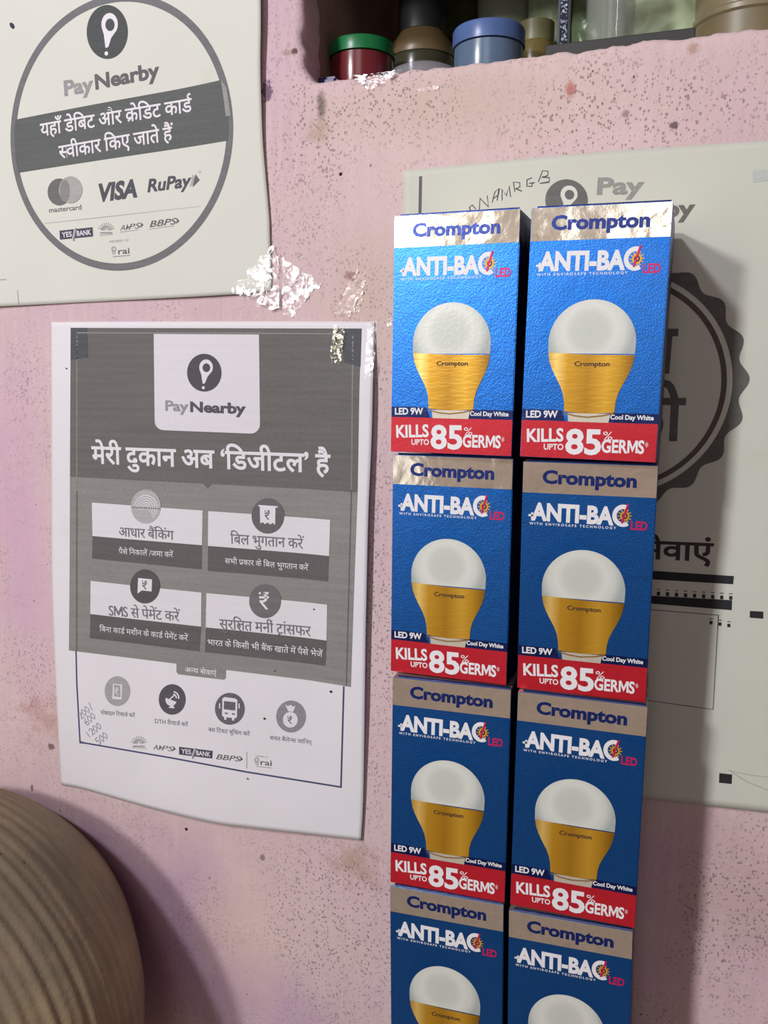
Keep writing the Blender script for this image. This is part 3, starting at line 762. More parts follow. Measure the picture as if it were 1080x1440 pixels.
# ------------------------------------------------------------------ light bulb boxes
BW, BH, BD = 6.2, 11.45, 5.45
def foil(name, rgb, metal, rough, crumple, fine=.25, spec=.5, rings=False, crs=.0035, nsc=75):
    m, nt, b = new_mat(name); co = nt.nodes.new('ShaderNodeTexCoord').outputs['Object']
    oi = nt.nodes.new('ShaderNodeObjectInfo')
    cmb = nt.nodes.new('ShaderNodeVectorMath'); cmb.operation = 'ADD'; L(nt, co, cmb.inputs[0])
    sc_ = nt.nodes.new('ShaderNodeVectorMath'); sc_.operation = 'SCALE'; L(nt, oi.outputs['Location'], sc_.inputs[0]); sc_.inputs['Scale'].default_value = 7.3
    L(nt, sc_.outputs[0], cmb.inputs[1]); v = cmb.outputs[0]
    c = lin(rgb)
    base = ramp(nt, noise_tex(nt, 300, 2, vec=v), [(.3, tuple(x*.9 for x in c[:3])), (.7, c)])
    if rings:
        # faint printed circles around the bulb
        mp = mapping(nt, co, (1, 0, 1), (-.0292, 0, .0555))
        ln = nt.nodes.new('ShaderNodeVectorMath'); ln.operation = 'LENGTH'; L(nt, mp, ln.inputs[0])
        w = math_n(nt, 'SINE', math_n(nt, 'MULTIPLY', ln.outputs['Value'], 2*math.pi/.00125))
        band_ = ramp(nt, ln.outputs['Value'], [(.019, bw(0)), (.021, bw(1)), (.044, bw(1)), (.047, bw(0))])
        f = math_n(nt, 'MULTIPLY', ramp(nt, w, [(.70, bw(0)), (.95, bw(.50))]), band_)
        base = mix(nt, f, base, lin((70, 120, 190)))
    L(nt, base, b.inputs['Base Color'])
    b.inputs['Metallic'].default_value = metal; b.inputs['Roughness'].default_value = rough
    b.inputs['Specular IOR Level'].default_value = spec
    if rings: b.inputs['Coat Weight'].default_value = .4; b.inputs['Coat Roughness'].default_value = .33
    n1 = bump(nt, b, noise_tex(nt, nsc, 3, .5, vec=v, dist=.6), crumple, crs)
    bump(nt, b, noise_tex(nt, 1100, 2, vec=v), fine, .0003, n1)
    return m
M_BLUE = foil('blue_foil_card', (10, 104, 194), .82, .36, .05, .45, rings=True)
M_SIDE = foil('navy_card', (14, 34, 100), .55, .35, .2, .3)
M_SILV = foil('silver_foil', (236, 226, 206), .74, .16, .28, .10, crs=.004, nsc=34)
M_RED = foil('red_foil_card', (204, 34, 50), .30, .38, .06, .2)
M_NAVY = foil('navy_print', (10, 32, 92), .5, .4, .15, .3)
M_WHT = ink((232, 234, 236), .45, 0, .02, .5)
M_CROM = foil('brand_blue_print', (28, 50, 124), .5, .35, .1, .2)
M_MAG = ink((206, 30, 90), .45, .2, .04)
M_YEL = ink((224, 170, 50), .45, .2, .05)
def bulb_mats():
    m, nt, b = new_mat('printed_dome'); co = obj_co(nt)
    mp = mapping(nt, co, (1, 0, 1), (-.0294, 0, .0555)); ln = nt.nodes.new('ShaderNodeVectorMath'); ln.operation = 'LENGTH'; L(nt, mp, ln.inputs[0])
    L(nt, ramp(nt, ln.outputs['Value'], [(0, lin((200, 208, 196))), (.009, lin((206, 212, 201))), (.0115, lin((222, 227, 217))), (.0155, lin((212, 218, 210))), (.0185, lin((172, 182, 178)))]), b.inputs['Base Color'])
    b.inputs['Roughness'].default_value = .30; b.inputs['Metallic'].default_value = .06
    bump(nt, b, noise_tex(nt, 500, 2, vec=co), .2, .0003)
    g, nt, b = new_mat('printed_gold'); co = obj_co(nt)
    sp = nt.nodes.new('ShaderNodeSeparateXYZ'); L(nt, co, sp.inputs[0])
    mr = nt.nodes.new('ShaderNodeMapRange'); mr.inputs[1].default_value = .010; mr.inputs[2].default_value = .049; L(nt, sp.outputs[0], mr.inputs[0])
    L(nt, ramp(nt, mr.outputs[0], [(0, lin((186, 140, 40))), (.13, lin((250, 214, 120))), (.26, lin((212, 160, 44))), (.5, lin((188, 138, 34))), (.72, lin((226, 176, 58))), (.85, lin((206, 156, 40))), (1, lin((150, 108, 24)))]), b.inputs['Base Color'])
    b.inputs['Roughness'].default_value = .34; b.inputs['Metallic'].default_value = .45
    bump(nt, b, noise_tex(nt, 700, 2, vec=mapping(nt, co, (.2, 1, 1))), .25, .0003)
    return m, g
M_DOME, M_GOLD = bulb_mats()
M_NECK = ink((206, 200, 182), .4, .3, .05); M_NECKD = ink((150, 112, 60), .4, .3, .05); M_BRN = ink((90, 64, 40), .5, .1)

# homography: measurement crop pixels -> box face cm
def homog(src, dst):
    A = []; B = []
    for (x, y), (u, v) in zip(src, dst):
        A += [[x, y, 1, 0, 0, 0, -u*x, -u*y], [0, 0, 0, x, y, 1, -v*x, -v*y]]; B += [u, v]
    h = np.append(np.linalg.solve(np.array(A, float), np.array(B, float)), 1).reshape(3, 3)
    def f(x, y): q = h @ np.array([x, y, 1.0]); return float(q[0]/q[2]), float(q[1]/q[2])
    return f
HB = homog([(527, 53), (1043.3, 68.3), (997.6, 965.2), (500.9, 908)], [(0, 0), (BW, 0), (BW, BH), (0, BH)])
def make_box():
    """local frame of the thing: origin at the top left front corner; x right, y depth, z up (metres)"""
    root = empty('bulb_box', (0, 0, 0), 'x', 'box')
    root_l = root
    # card body
    bm = box_bm(0, BW*.01, 0, BD*.01, -BH*.01, 0, .0004, 2)
    me = bm_mesh('carton', bm)
    me.materials.append(M_BLUE); me.materials.append(M_SIDE); me.materials.append(M_SILV); me.materials.append(M_RED)
    for pl in me.polygons:
        n = pl.normal; c = pl.center
        if n.z > .9: pl.material_index = 2
        elif n.z < -.9: pl.material_index = 3
        elif n.y < -.5: pl.material_index = 0
        else: pl.material_index = 1
    link('carton', me, None, root)
    # tuck flap: thin lip standing a hair above the top
    f = box_bm(.0025, BW*.01-.0008, .0012, .0018, -.0005, .0009, .0001, 1)
    link('tuck_flap', bm_mesh('tuck_flap', f), M_SIDE, root)
    pr = Printer(HB, lambda x, y, e: Vector((x*.01, -e*.01, -y*.01)), root, .006)
    def cmq(x0, x1, y0a, y0b, y1a, y1b):  # quad given straight in cm
        return [(x0, y0a), (x1, y0b), (x1, y1b), (x0, y1a)]
    def addcm(nm, mat, q, layer, n=1, m=1):
        vs = []; fs = []; Q = [Vector(a) for a in q]
        for j in range(m+1):
            for i in range(n+1): u, v = i/n, j/m; vs.append(tuple((Q[0]*(1-u)+Q[1]*u)*(1-v)+(Q[3]*(1-u)+Q[2]*u)*v))
        for j in range(m):
            for i in range(n): a = j*(n+1)+i; fs.append((a, a+1, a+n+2, a+n+1))
        pr.add(nm, mat, vs, fs, layer)
    e = .02
    ys = (HB(525, 168)[1]+HB(1037, 190)[1])/2; yr = (HB(510, 784)[1]+HB(995, 830)[1])/2
    addcm('silver_band', M_SILV, cmq(e, BW-e, e, e, ys, ys), 1)
    addcm('red_band', M_RED, cmq(e, BW-e, yr, yr, BH-e, BH-e), 2)
    pr.text('brand_lettering', M_CROM, 'Crompton', (600, 133), (960, 149), 47, 2, .042)
    pr.text('title_lettering', M_WHT, 'ANTI-BA', (556, 270), (872, 289), 62, 1, .045)
    pr.ell('title_arc', M_WHT, (909, 256), 42, 42, 1, r0=.60, a0=60, a1=300, n=24, rings=1)
    pr.line('plus_mark', M_WHT, [(547, 254), (578, 256)], 8, 2); pr.line('plus_mark', M_WHT, [(561, 244), (561, 268)], 8, 2)
    pr.text('title_lettering', M_WHT, 'W I T H   E N V I R O S A F E   T E C H N O L O G Y', (550, 289), (882, 307), 9, 1, .02)
    for kk in range(12):
        a = math.radians(30*kk); pr.line('germ_emblem', M_YEL, [(915+16*math.cos(a), 257+16*math.sin(a)), (915+27*math.cos(a), 257+27*math.sin(a))], 4, 2)
    pr.ell('germ_emblem', M_YEL, (915, 257), 18, 18, 2, n=20, rings=1); pr.ell('germ_emblem', M_NAVY, (915, 257), 11, 11, 3, n=16, rings=1); pr.ell('germ_emblem', M_YEL, (915, 257), 6, 6, 4, n=12, rings=1)
    pr.line('germ_emblem', M_MAG, [(928, 212), (903, 284)], 8, 5)
    pr.text('led_lettering', M_MAG, 'LED', (937, 307), (1001, 311), 31, 1, .03)
    # bulb picture
    L_ = [(598, 556), (603, 588), (613, 615), (628, 645), (644, 675), (654, 702), (659, 730), (660, 764)]
    R_ = [(914, 588), (908, 617), (898, 643), (884, 668), (868, 694), (855, 718), (847, 745), (843, 781)]
    n = len(L_)
    gold = [HB(*q) for q in L_]+[HB(745, 787)]+[HB(*q) for q in reversed(R_)]
    vs = []; fs = []
    for a, b in zip(L_, R_):
        A = Vector(HB(*a)); B = Vector(HB(*b))
        for i in range(13): vs.append(tuple(A+(B-A)*i/12+Vector((0, .07*math.sin(math.pi*i/12)*(1 if a is L_[-1] else .6)))))
    for j in range(n-1):
        for i in range(12): a = j*13+i; fs.append((a, a+1, a+14, a+13))
    pr.add('bulb_picture', M_GOLD, vs, fs, 4)
    dome = []
    c0 = Vector(HB(756, 540)); lx = Vector(HB(*L_[0])); rx_ = Vector(HB(*R_[0])); wd_ = (rx_-lx).length/2; mid_ = (lx+rx_)/2
    top = Vector(HB(757, 385)); cy_ = top.y+wd_*1.0; 
    for k_ in range(0, 181, 6):
        a = math.radians(180+k_); dome.append((mid_.x+wd_*1.01*math.cos(a), cy_+wd_*math.sin(a)))
    dome += [(rx_.x, mid_.y)]; dome += [(lx.x, mid_.y)]
    tr = tessellate_polygon([[Vector((x, y, 0)) for x, y in dome]]); pr.add('bulb_picture', M_DOME, dome, [tuple(t) for t in tr], 3)
    pr.poly('bulb_picture', M_NECK, [(672, 770), (830, 785), (822, 815), (676, 800)], 3)
    pr.line('bulb_picture', M_NECKD, [(662, 770), (700, 782), (745, 790), (800, 789), (840, 784)], 5, 5)
    pr.text('bulb_lettering', M_BRN, 'Crompton', (694, 610), (823, 620), 16, 6, .03)
    # power and colour tabs
    ln_ = HB(500, 745)[1]; a = HB(650, 758)[0]; yy = HB(515, 745)[1]; yb = yr+.02
    pr.add('navy_tab', M_NAVY, [(e, yy), (a, yy), (a+.22, yb), (e, yb)], [(0, 1, 2, 3)], 1)
    pr.new(); yy2 = HB(900, 788)[1]; a2 = HB(826, 785)[0]
    pr.add('navy_tab', M_NAVY, [(a2, yy2), (BW-e, yy2), (BW-e, yb), (a2-.05, yb)], [(0, 1, 2, 3)], 1)
    pr.text('tab_lettering', M_WHT, 'LED 9W', (521, 774), (637, 783), 23, 2, .03); pr.text('tab_lettering', M_WHT, 'Cool Day White', (829, 803), (987, 818), 15.5, 2, .03)
    pr.text('slogan_lettering', M_WHT, 'KILLS', (526, 858), (660, 866), 43, 3, .03); pr.text('slogan_lettering', M_WHT, 'UPTO', (588, 890), (660, 896), 19.5, 3, .025)
    pr.text('slogan_lettering', M_WHT, '85', (666, 908), (797, 921), 82, 3, .03); pr.text('slogan_lettering', M_WHT, '%', (803, 872), (838, 876), 29, 3, .0)
    pr.text('slogan_lettering', M_WHT, 'GERMS', (798, 914), (954, 930), 43, 3, .03); pr.text('slogan_lettering', M_WHT, '*', (957, 922), (969, 923), 30, 3, .0)
    pr.finish()
    return root
def children(o): return [c for c in list(COL.objects) if c.parent == o]
FIT = {'A1': (-.0452, -.0005, -.133, -.004, .0421, .0097), 'B1': (.0036, .0629, -.30, -.0216, .0159, .0162), 'A2': (-.1271, -.0225, .30, .0008, .0232, .0038),
       'B2': (.0061, .0747, .1225, .0315, -.0096, .0036), 'A3': (.1309, -.0897, -.1322, -.0114, -.0258, .0015), 'B3': (.0563, -.0789, -.1237, -.0022, -.0187, .0082),
       'A4': (.1354, -.0308, -.0613, .0023, -.0167, -.0132), 'B4': (.0261, .0709, -.0104, .0004, -.0106, -.0165)}
ORD = ['topmost', 'second from the top', 'third from the top', 'lowest in view']
proto = make_box()
def rodr(v):
    a = Vector(v); return Matrix.Rotation(a.length, 4, a.normalized()) if a.length > 1e-9 else Matrix.Identity(4)
names = []
first = True
for r in range(6):
    for ci, cname in ((0, 'A'), (1, 'B')):
        key = cname+str(r+1)
        if first: o = proto; first = False
        else:
            o = proto.copy(); COL.objects.link(o)
            for ch in children(proto):
                c2 = ch.copy(); COL.objects.link(c2); c2.parent = o
        fx = FIT.get(key, (0, 0, 0, 0, 0, 0))
        cx = ci*(BW+.3975)+BW/2+fx[0]; cy = r*11.639+BH/2+fx[1]; cz = fx[2]
        # rotation in plane frame -> world axes
        rv = Dr(fx[3], fx[4], fx[5])   # axis maps like a vector; handedness: (x,y,z)->(x,z,-y) is a proper rotation
        Rm = rodr(rv)
        off = Rm @ Vector((-BW*.005, 0, BH*.005))
        o.matrix_world = Matrix.Translation(Wd(cx, cy, cz)+off) @ Rm
        side = 'left' if ci == 0 else 'right'
        if r < 4: o['label'] = 'blue and silver LED bulb box, '+ORD[r]+' in the '+side+' column'
        else: o['label'] = 'blue and silver LED bulb box, '+('second from the bottom' if r == 4 else 'bottom one')+' of the '+side+' column'
        o['category'] = 'box'; o['group'] = 'LED bulb boxes stacked in two columns'

# ------------------------------------------------------------------ ribbed clay pot, lower left
def make_pot():
    m, nt, b = new_mat('dusty_fired_clay'); co = obj_co(nt)
    n = noise_tex(nt, 9, 5, .6, vec=co); n2 = noise_tex(nt, 45, 5, .65, vec=co)
    c = ramp(nt, n, [(.3, lin((106, 95, 78))), (.5, lin((126, 114, 94))), (.68, lin((154, 136, 106)))])
    c = mix(nt, ramp(nt, n2, [(.58, bw(0)), (.78, bw(.4))]), c, lin((160, 118, 100)))
    c = mix(nt, ramp(nt, noise_tex(nt, 30, 4, .7, vec=mapping(nt, co, (1, 1, 1), (3, 1, 2))), [(.64, bw(0)), (.72, bw(.55))]), c, lin((138, 140, 130)))
    c = mix(nt, ramp(nt, noise_tex(nt, 160, 2, vec=co), [(.72, bw(0)), (.76, bw(.8))]), c, lin((70, 60, 52)))
    L(nt, c, b.inputs['Base Color']); b.inputs['Roughness'].default_value = .75; b.inputs['Specular IOR Level'].default_value = .25
    bump(nt, b, noise_tex(nt, 250, 4, .7, vec=co), .5, .0012)
    # surface of revolution: widest ring R at depth 0, dome towards the room, shallow taper towards the wall
    R0 = .1455; prof = [(0.0, -.082)]
    for k in range(1, 321):
        t = k/320; a = t*math.pi/2
        r = R0*math.sin(a); z = -.085*math.cos(a); arc = a*.118
        w = smooth(.40, .62, t)*(1-.35*smooth(.70, .98, t))
        d = w*(.00042*math.sin(arc*2*math.pi/.0092)+.00045*math.sin(arc*2*math.pi/.0153+1))
        prof.append((r+d*math.sin(a), z-d*math.cos(a)))
    for k in range(1, 49):
        t = k/48; prof.append((R0-.0045*t-.040*t*t+.0006*math.sin(t*57)*(1-t), .084*t))
    prof.append((.06, .0865)); prof.append((0, .0865))
    bm = lathe(prof, 120, False)
    for v in bm.verts:
        q = noise.noise(v.co*14)*.0016+noise.noise(v.co*40)*.0006
        v.co += v.co.normalized()*q
    # axis z of the lathe -> plane depth; tilt a little
    root = empty('clay_pot', Wd(-30.25, 47.5, -3), 'large round ribbed brown clay pot leaning at the lower left', 'pot')
    body = link('body', bm_mesh('body', bm, True), m, root)
    body.rotation_euler = Matrix(((1, 0, 0), (0, 0, 1), (0, -1, 0))).to_euler()
    return root
make_pot()

# ------------------------------------------------------------------ jars and things in the niche
FY = -9.25   # niche floor in the plane frame
def jar_at(name, label, pxl, pxr, pytop, z, parts, cat='jar', group=None, foot=FY+.15):
    """parts: list of (part name, material, profile in fractions of radius/height)"""
    xl, _ = hit(pxl, 60, z); xr, _ = hit(pxr, 60, z); _, yt = hit((pxl+pxr)/2, pytop, z-(xr-xl)/2)
    R = (xr-xl)/2*.01; H = (foot-yt)*.01
    o = empty(name, Wd((xl+xr)/2, foot, z), label, cat, group)
    for pn, mt, prof in parts:
        link(pn, bm_mesh(pn, lathe([(r*R, h*H) for r, h in prof], 56), True), mt, o)
    for ch in children(o):
        md = ch.modifiers.new('edges', 'EDGE_SPLIT'); md.split_angle = math.radians(40)
    return o
def plastic(name, rgb, rough=.25, trans=0., alpha=1., **kw): return plain(name, rgb, rough, 0, .08, 60, .05, Transmission_Weight=trans, Alpha=alpha)
def jarp(lidh=.2, lip=.02):
    return [(.0, 0), (.86, 0), (.93, .02), (.95, .06), (.95, 1-lidh-.02)], [(.93, 1-lidh), (1, 1-lidh), (1, 1-lip*2), (.97, 1), (.6, 1), (0, 1)]
b_, l_ = jarp(.24)
jar_at('spice_jar', 'small dark red jar with a green lid at the left end of the niche', 466, 553, 45, 11, [('jar_body', plastic('red_plastic', (108, 38, 44), .2), b_), ('lid', plastic('green_lid', (26, 112, 62), .3), l_)])
b_, l_ = jarp(.30)
jar_at('plastic_tub', 'round blue plastic tub with blue lid, in the front row of the niche', 638, 738, 23, 11, [('tub_body', plastic('pale_blue_plastic', (92, 114, 138), .22), b_), ('lid', plastic('blue_lid', (82, 108, 158), .3), l_)], 'tub')
jar_at('brown_bottle', 'dark olive bottle with brown shoulder behind the red jar and clear lid', 548, 640, -22, 15.5,
       [('bottle_body', plastic('olive_glass', (60, 60, 44), .2), [(0, 0), (.95, 0), (1, .03), (1, .47), (.97, .5)]), ('shoulder', plastic('brown_shoulder', (104, 86, 60), .35), [(1.0, .5), (1.02, .53), (.9, .62), (.72, .70), (.66, .73)]), ('lid', plastic('black_cap', (38, 40, 42), .4), [(.60, .70), (.70, .72), (.70, .98), (.66, 1), (0, 1)])], 'bottle')
CLR = plastic('clear_plastic', (176, 176, 182), .08, 0., .45)
jar_at('plastic_dome', 'low clear plastic dome lying on the niche edge', 545, 650, 72, 9.8, [('dome', CLR, [(0, 0), (.98, 0), (1, .10), (.99, .35), (.90, .66), (.66, .88), (.3, .99), (0, 1)])], 'cover')
jar_at('tin_cylinder', 'pale green upright tin behind the blue tub', 672, 752, -40, 19, [('tin_body', plain('pale_green_tin', (142, 152, 128), .5, gscale=30, grain=.2), [(0, 0), (1, 0), (1, .9)]), ('rim', plain('tin_rim', (110, 116, 92), .4), [(1.03, .44), (1.05, .46), (1.05, .50), (1.02, .51)])], 'tin')
jar_at('honey_jar', 'squat olive brown jar right of the blue tub', 724, 784, 22, 15, [('jar_body', plastic('olive_honey', (112, 100, 56), .25), [(0, 0), (.9, 0), (1, .08), (1, .62), (.8, .78)]), ('lid', plastic('olive_lid', (120, 118, 84), .4), [(.82, .76), (.84, .8), (.84, 1), (0, 1)])])
GL = plastic('tumbler_glass', (176, 184, 172), .05, 0., .26)
jar_at('glass_tumbler', 'tall clear glass tumbler with maroon dregs in the niche', 822, 893, -60, 10.5,
       [('glass_wall', GL, [(.9, .02), (.92, 0), (.94, .05), (1.0, 1), (.95, 1), (.89, .06)]), ('dregs', plastic('maroon_dregs', (74, 24, 36), .15), [(0, .03), (.86, .03), (.88, .16), (0, .16)])], 'glass')
jar_at('round_canister', 'large round olive brown canister at the right end of the niche', 972, 1135, -75, 15, [('canister_body', plain('olive_tin', (122, 110, 80), .4, gscale=20, grain=.2), [(0, 0), (.98, 0), (1, .03), (1, .52)]), ('lid', plain('canister_lid', (136, 126, 96), .35, gscale=20, grain=.2), [(1, .50), (1.04, .52), (1.04, .56), (1.0, .58), (1.0, 1), (0, 1)])], 'canister')
# black glitter strip standing upright
x0, _ = hit(785, 40, 9.2); x1, _ = hit(802, 40, 9.2)
m, nt, b = new_mat('black_glitter'); co = obj_co(nt)
v = nt.nodes.new('ShaderNodeTexVoronoi'); v.inputs['Scale'].default_value = 900; L(nt, co, v.inputs['Vector'])
sep = nt.nodes.new('ShaderNodeSeparateColor'); L(nt, v.outputs['Color'], sep.inputs[0])
L(nt, ramp(nt, sep.outputs[0], [(.55, lin((22, 26, 40))), (.9, lin((150, 160, 176)))]), b.inputs['Base Color']); b.inputs['Roughness'].default_value = .25; b.inputs['Metallic'].default_value = .6
pa_ = Wd(x0, FY+.1, 9.0); pb_ = Wd(x1, -34, 9.5)
GLIT = m
o = empty('glitter_rod', Wd((x0+x1)/2, FY+.1, 9.2), 'upright black strip with silver glitter standing in the niche', 'rod')
link('glitter_face', bm_mesh('glitter_face', box_bm(-(x1-x0)*.005+.0012, (x1-x0)*.005-.0012, -.0031, .002, 0, .245, .0003, 1)), GLIT, o)
link('dark_edging', bm_mesh('dark_edging', box_bm(-(x1-x0)*.005, (x1-x0)*.005, -.0025, .0025, 0, .245, .0006, 2)), plain('blue_black_edge', (18, 26, 48), .4), o)
# crumpled packets behind
def packet(name, label, px0, px1, py0, z, mat, seed, lean=.0, depth=1.6, foot=FY+.1):
    xa, _ = hit(px0, 40, z); xb, _ = hit(px1, 40, z); _, yt = hit((px0+px1)/2, py0, z)
    n1_, n2_ = 26, 34; w = xb-xa; h = foot-yt; V = []; Fs = []
    rs = Vector((seed*3.1, seed*1.7, 0))
    for side in (0, 1):
        for j in range(n2_+1):
            for i in range(n1_+1):
                u, v_ = i/n1_, j/n2_
                bulge = (math.sin(math.pi*u)**.6)*(math.sin(math.pi*min(1, v_*1.02))**.5 if v_ < .98 else 0)*depth*.5
                cr_ = noise.noise(Vector((u*w*.35, v_*h*.35, side*5))+rs)*.55+abs(noise.noise(Vector((u*w*.8, v_*h*.8, side*3))+rs))*.35
                edge = min(1, 6*u, 6*(1-u), 8*v_, 8*(1-v_))
                zz = z+(1 if side else -1)*(bulge+.08)+cr_*edge*.6
                x = xa+u*w+noise.noise(Vector((v_*3, side*0, seed)))*.25
                y = yt+v_*h+noise.noise(Vector((u*3, 9, seed)))*.3*(1-v_)
                V.append(Wd(x, y, zz+lean*(1-v_)) - Wd((xa+xb)/2, foot, z))
    k_ = (n1_+1)*(n2_+1)
    for sd in (0, 1):
        for j in range(n2_):
            for i in range(n1_):
                a = sd*k_+j*(n1_+1)+i; q = (a, a+1, a+n1_+2, a+n1_+1); Fs.append(q if sd == 0 else q[::-1])
    border = [j*(n1_+1) for j in range(n2_+1)]+[n2_*(n1_+1)+i for i in range(1, n1_+1)]+[j*(n1_+1)+n1_ for j in range(n2_-1, -1, -1)]+[i for i in range(n1_-1, 0, -1)]
    for a, b_2 in zip(border, border[1:]+border[:1]): Fs.append((a, b_2, b_2+k_, a+k_))
    o = link(name, bm_mesh(name, (lambda bm: (bm.from_mesh(mesh_of('t', V, Fs)), bm)[1])(bmesh.new()), True), mat, None, Wd((xa+xb)/2, foot, z))
    return tag(o, label, 'packet')
def pk(name, a, c, sc_=30, rough=.3):
    m, nt, b = new_mat(name); co = obj_co(nt); n = noise_tex(nt, sc_, 4, .6, vec=co)
    L(nt, ramp(nt, n, [(.35, lin(a)), (.65, lin(c))]), b.inputs['Base Color']); b.inputs['Roughness'].default_value = rough
    bump(nt, b, noise_tex(nt, 60, 4, vec=co, dist=.5), .4, .002); return m
packet('green_packet', 'mottled dark green packet behind the brown bottle in the niche', 610, 700, -60, 21.5, pk('dark_green_film', (62, 78, 50), (116, 130, 92), 40), 1)
packet('film_packet', 'pale green crinkled film packet between the blue tub and the black rod', 742, 800, -60, 17.8, pk('pale_green_film', (124, 142, 106), (176, 188, 160), 45, .2), 2)
packet('green_pouch', 'dusty green pouch between the black rod and the glass tumbler', 798, 880, -60, 18.6, pk('mid_green_film', (104, 126, 92), (150, 168, 130), 25), 3)
packet('woven_sack', 'grey green woven packet between the tumbler and the round canister', 878, 985, -60, 14.5, pk('sage_film', (146, 164, 124), (184, 198, 160), 18, .5), 4, depth=1.0)
# dark slat along the niche floor behind the lip
ya = Wd(0, 0, 0)
sl = bmesh.new(); xA, yA = hit(768, 73, 8.0); xB, yB = hit(978, 43, 8.0)
sl2 = box_bm(xA*.01, xB*.01, .076, .084, Wd(0, -9.15, 0).z, Wd(0, yB-.02, 0).z, .0004, 1)
tag(link('dark_strip', bm_mesh('dark_strip', sl2), plain('dark_board', (44, 44, 42), .6)), 'narrow dark strip of board lying along the niche edge', 'board')
bc_x, _ = hit(462, 104, 9)
tag(link('blue_scrap', bm_mesh('blue_scrap', box_bm(bc_x*.01-.011, bc_x*.01+.010, .078, .100, Wd(0, -9.1, 0).z, Wd(0, -9.75, 0).z, .002, 3)), plain('dark_blue_plastic', (38, 36, 96), .4)), 'small dark blue plastic block beside the red jar', 'scrap')

# ------------------------------------------------------------------ crinkled clear tape
def tape_mat(name='clear_tape', cover=.30, lo=.46, hi=.60, rough=.26, col=(1, 1, 1, 1), sc_=90):
    m, nt, b = new_mat(name); co = obj_co(nt); nt.nodes.remove(b)
    out = nt.nodes['Material Output']
    tr = nt.nodes.new('ShaderNodeBsdfTransparent'); gl = nt.nodes.new('ShaderNodeBsdfGlossy'); gl.inputs['Roughness'].default_value = rough; gl.inputs['Color'].default_value = col
    df = nt.nodes.new('ShaderNodeBsdfDiffuse'); df.inputs[0].default_value = (.85, .85, .85, 1)  # white blotches paint the bright reflections of the film into its colour
    bp = nt.nodes.new('ShaderNodeBump'); bp.inputs['Strength'].default_value = .3; bp.inputs['Distance'].default_value = .001
    L(nt, noise_tex(nt, sc_, 3, .6, vec=co, dist=1.2), bp.inputs['Height']); L(nt, bp.outputs[0], gl.inputs['Normal'])
    glint_mask = ramp(nt, noise_tex(nt, sc_*.62, 3, .65, vec=co, dist=2.5), [(lo, bw(.0)), (hi, bw(1))])
    ms = nt.nodes.new('ShaderNodeMixShader'); L(nt, math_n(nt, 'MULTIPLY', glint_mask, .55), ms.inputs[0]); L(nt, gl.outputs[0], ms.inputs[1]); L(nt, df.outputs[0], ms.inputs[2])
    m2 = nt.nodes.new('ShaderNodeMixShader'); L(nt, math_n(nt, 'ADD', math_n(nt, 'MULTIPLY', glint_mask, .75), cover), m2.inputs[0]); L(nt, tr.outputs[0], m2.inputs[1]); L(nt, ms.outputs[0], m2.inputs[2])
    L(nt, m2.outputs[0], out.inputs['Surface']); return m
TAPE = tape_mat('clear_tape', .05, .52, .555, sc_=110)
TAPE_THIN = tape_mat('thin_clear_tape', .03, .585, .63, sc_=140)
TAPE_GOLD = tape_mat('yellowed_tape', .05, .50, .58, .16, lin((240, 232, 190)), 300)
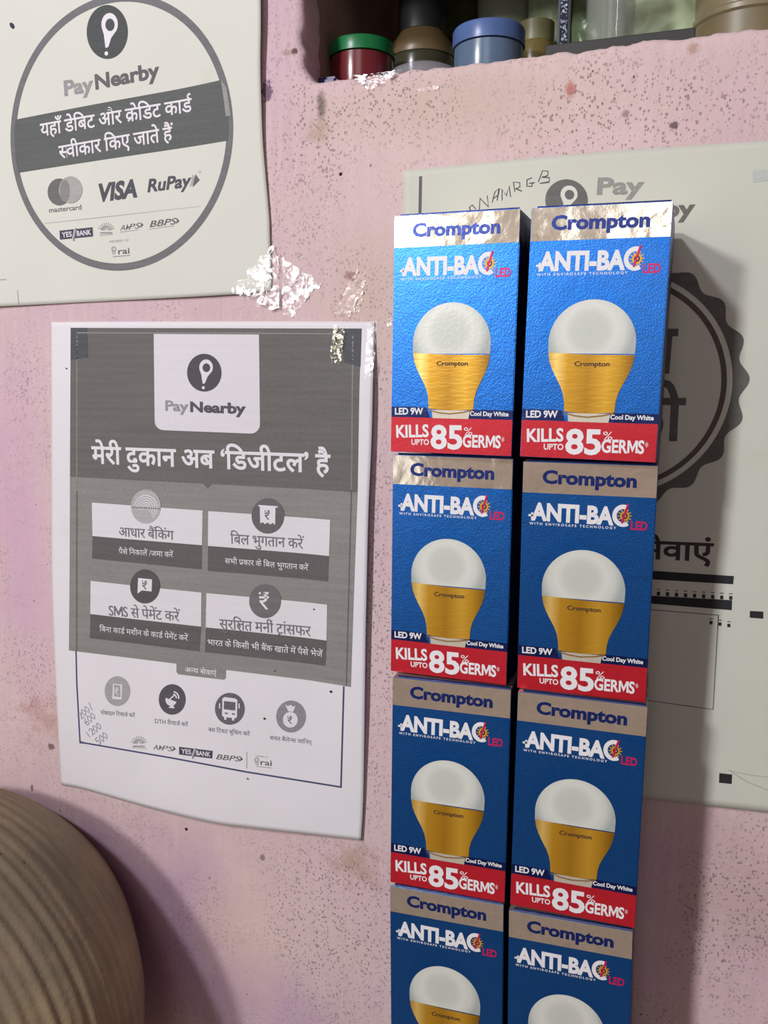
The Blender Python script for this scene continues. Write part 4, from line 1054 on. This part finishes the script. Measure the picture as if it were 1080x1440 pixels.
def tape(label, q, z, mat, amp=.12, nu=40, nv=24, ragged=.12, seed=0, surf=None, loc_name='clear_tape', freq=1.3):
    zf = surf if surf else (lambda x, y: z)
    Q = [Vector(hit(px, py, z)) for px, py in q]; V = []; Fs = []
    c = sum(Q, Vector((0, 0)))/4; o0 = Wd(c.x, c.y, z)
    for j in range(nv+1):
        for i in range(nu+1):
            u, v_ = i/nu, j/nv; rg = ragged*noise.noise(Vector((u*7, v_*7, seed+11)))
            u2 = min(1.03, max(-.03, u+rg*(abs(2*u-1)**3))); v2 = v_+rg*(abs(2*v_-1)**3)
            P_ = (Q[0]*(1-u2)+Q[1]*u2)*(1-v2)+(Q[3]*(1-u2)+Q[2]*u2)*v2
            r_ = abs(noise.noise(Vector((P_.x*freq, P_.y*freq, seed))))+.5*abs(noise.noise(Vector((P_.x*freq*2.2, P_.y*freq*2.2, seed+3))))
            V.append(Wd(P_.x, P_.y, zf(P_.x, P_.y)-.05-amp*r_)-o0)
    for j in range(nv):
        for i in range(nu): a = j*(nu+1)+i; Fs.append((a, a+nu+1, a+nu+2, a+1))
    return tag(link(loc_name, mesh_of(loc_name, V, Fs, True), mat, None, o0), label, 'tape')
def on1(x, y): return 6-(d1(x, y) if x < -8.9 else 0)
tape('crumpled shiny clear tape over the lower right corner of the circle notice', [(378, 350), (450, 398), (408, 446), (326, 410)], 5.8, TAPE, .05, 70, 50, .18, 1, on1)
tape('faint strip of clear tape on the bare wall left of the top box', [(497, 385), (516, 388), (505, 440), (470, 442)], 5.95, TAPE_THIN, .05, 24, 30, .25, 2)
tape('small yellowed tape crinkle in the dark header corner of the shop poster', [(470, 458), (486, 464), (481, 512), (465, 505)], 5.8, TAPE_GOLD, .07, 20, 40, .3, 3, lambda x, y: 6-d2(x, y)-.1)
tape('narrow clear tape along the upper right edge of the shop poster', [(517, 452), (530, 453), (527, 530), (514, 528)], 5.7, TAPE_THIN, .04, 10, 40, .12, 4, lambda x, y: 6-d2(x, y)-.1)
tape('crinkled clear film stuck on the front edge of the niche below the red jar', [(497, 108), (566, 98), (548, 112), (520, 128)], 5.9, TAPE, .07, 40, 20, .25, 5, freq=3.4)
tape('thin glint of clear tape under the niche edge right of the crinkled film', [(586, 126), (617, 120), (618, 125), (588, 130)], 5.95, TAPE_THIN, .04, 20, 8, .2, 6)
tape('small curl of clear tape on the wall beside the top left box', [(544, 448), (551, 446), (551, 460), (545, 458)], 5.95, TAPE, .05, 10, 14, .2, 7)

bpy.data.objects.remove(_fo)
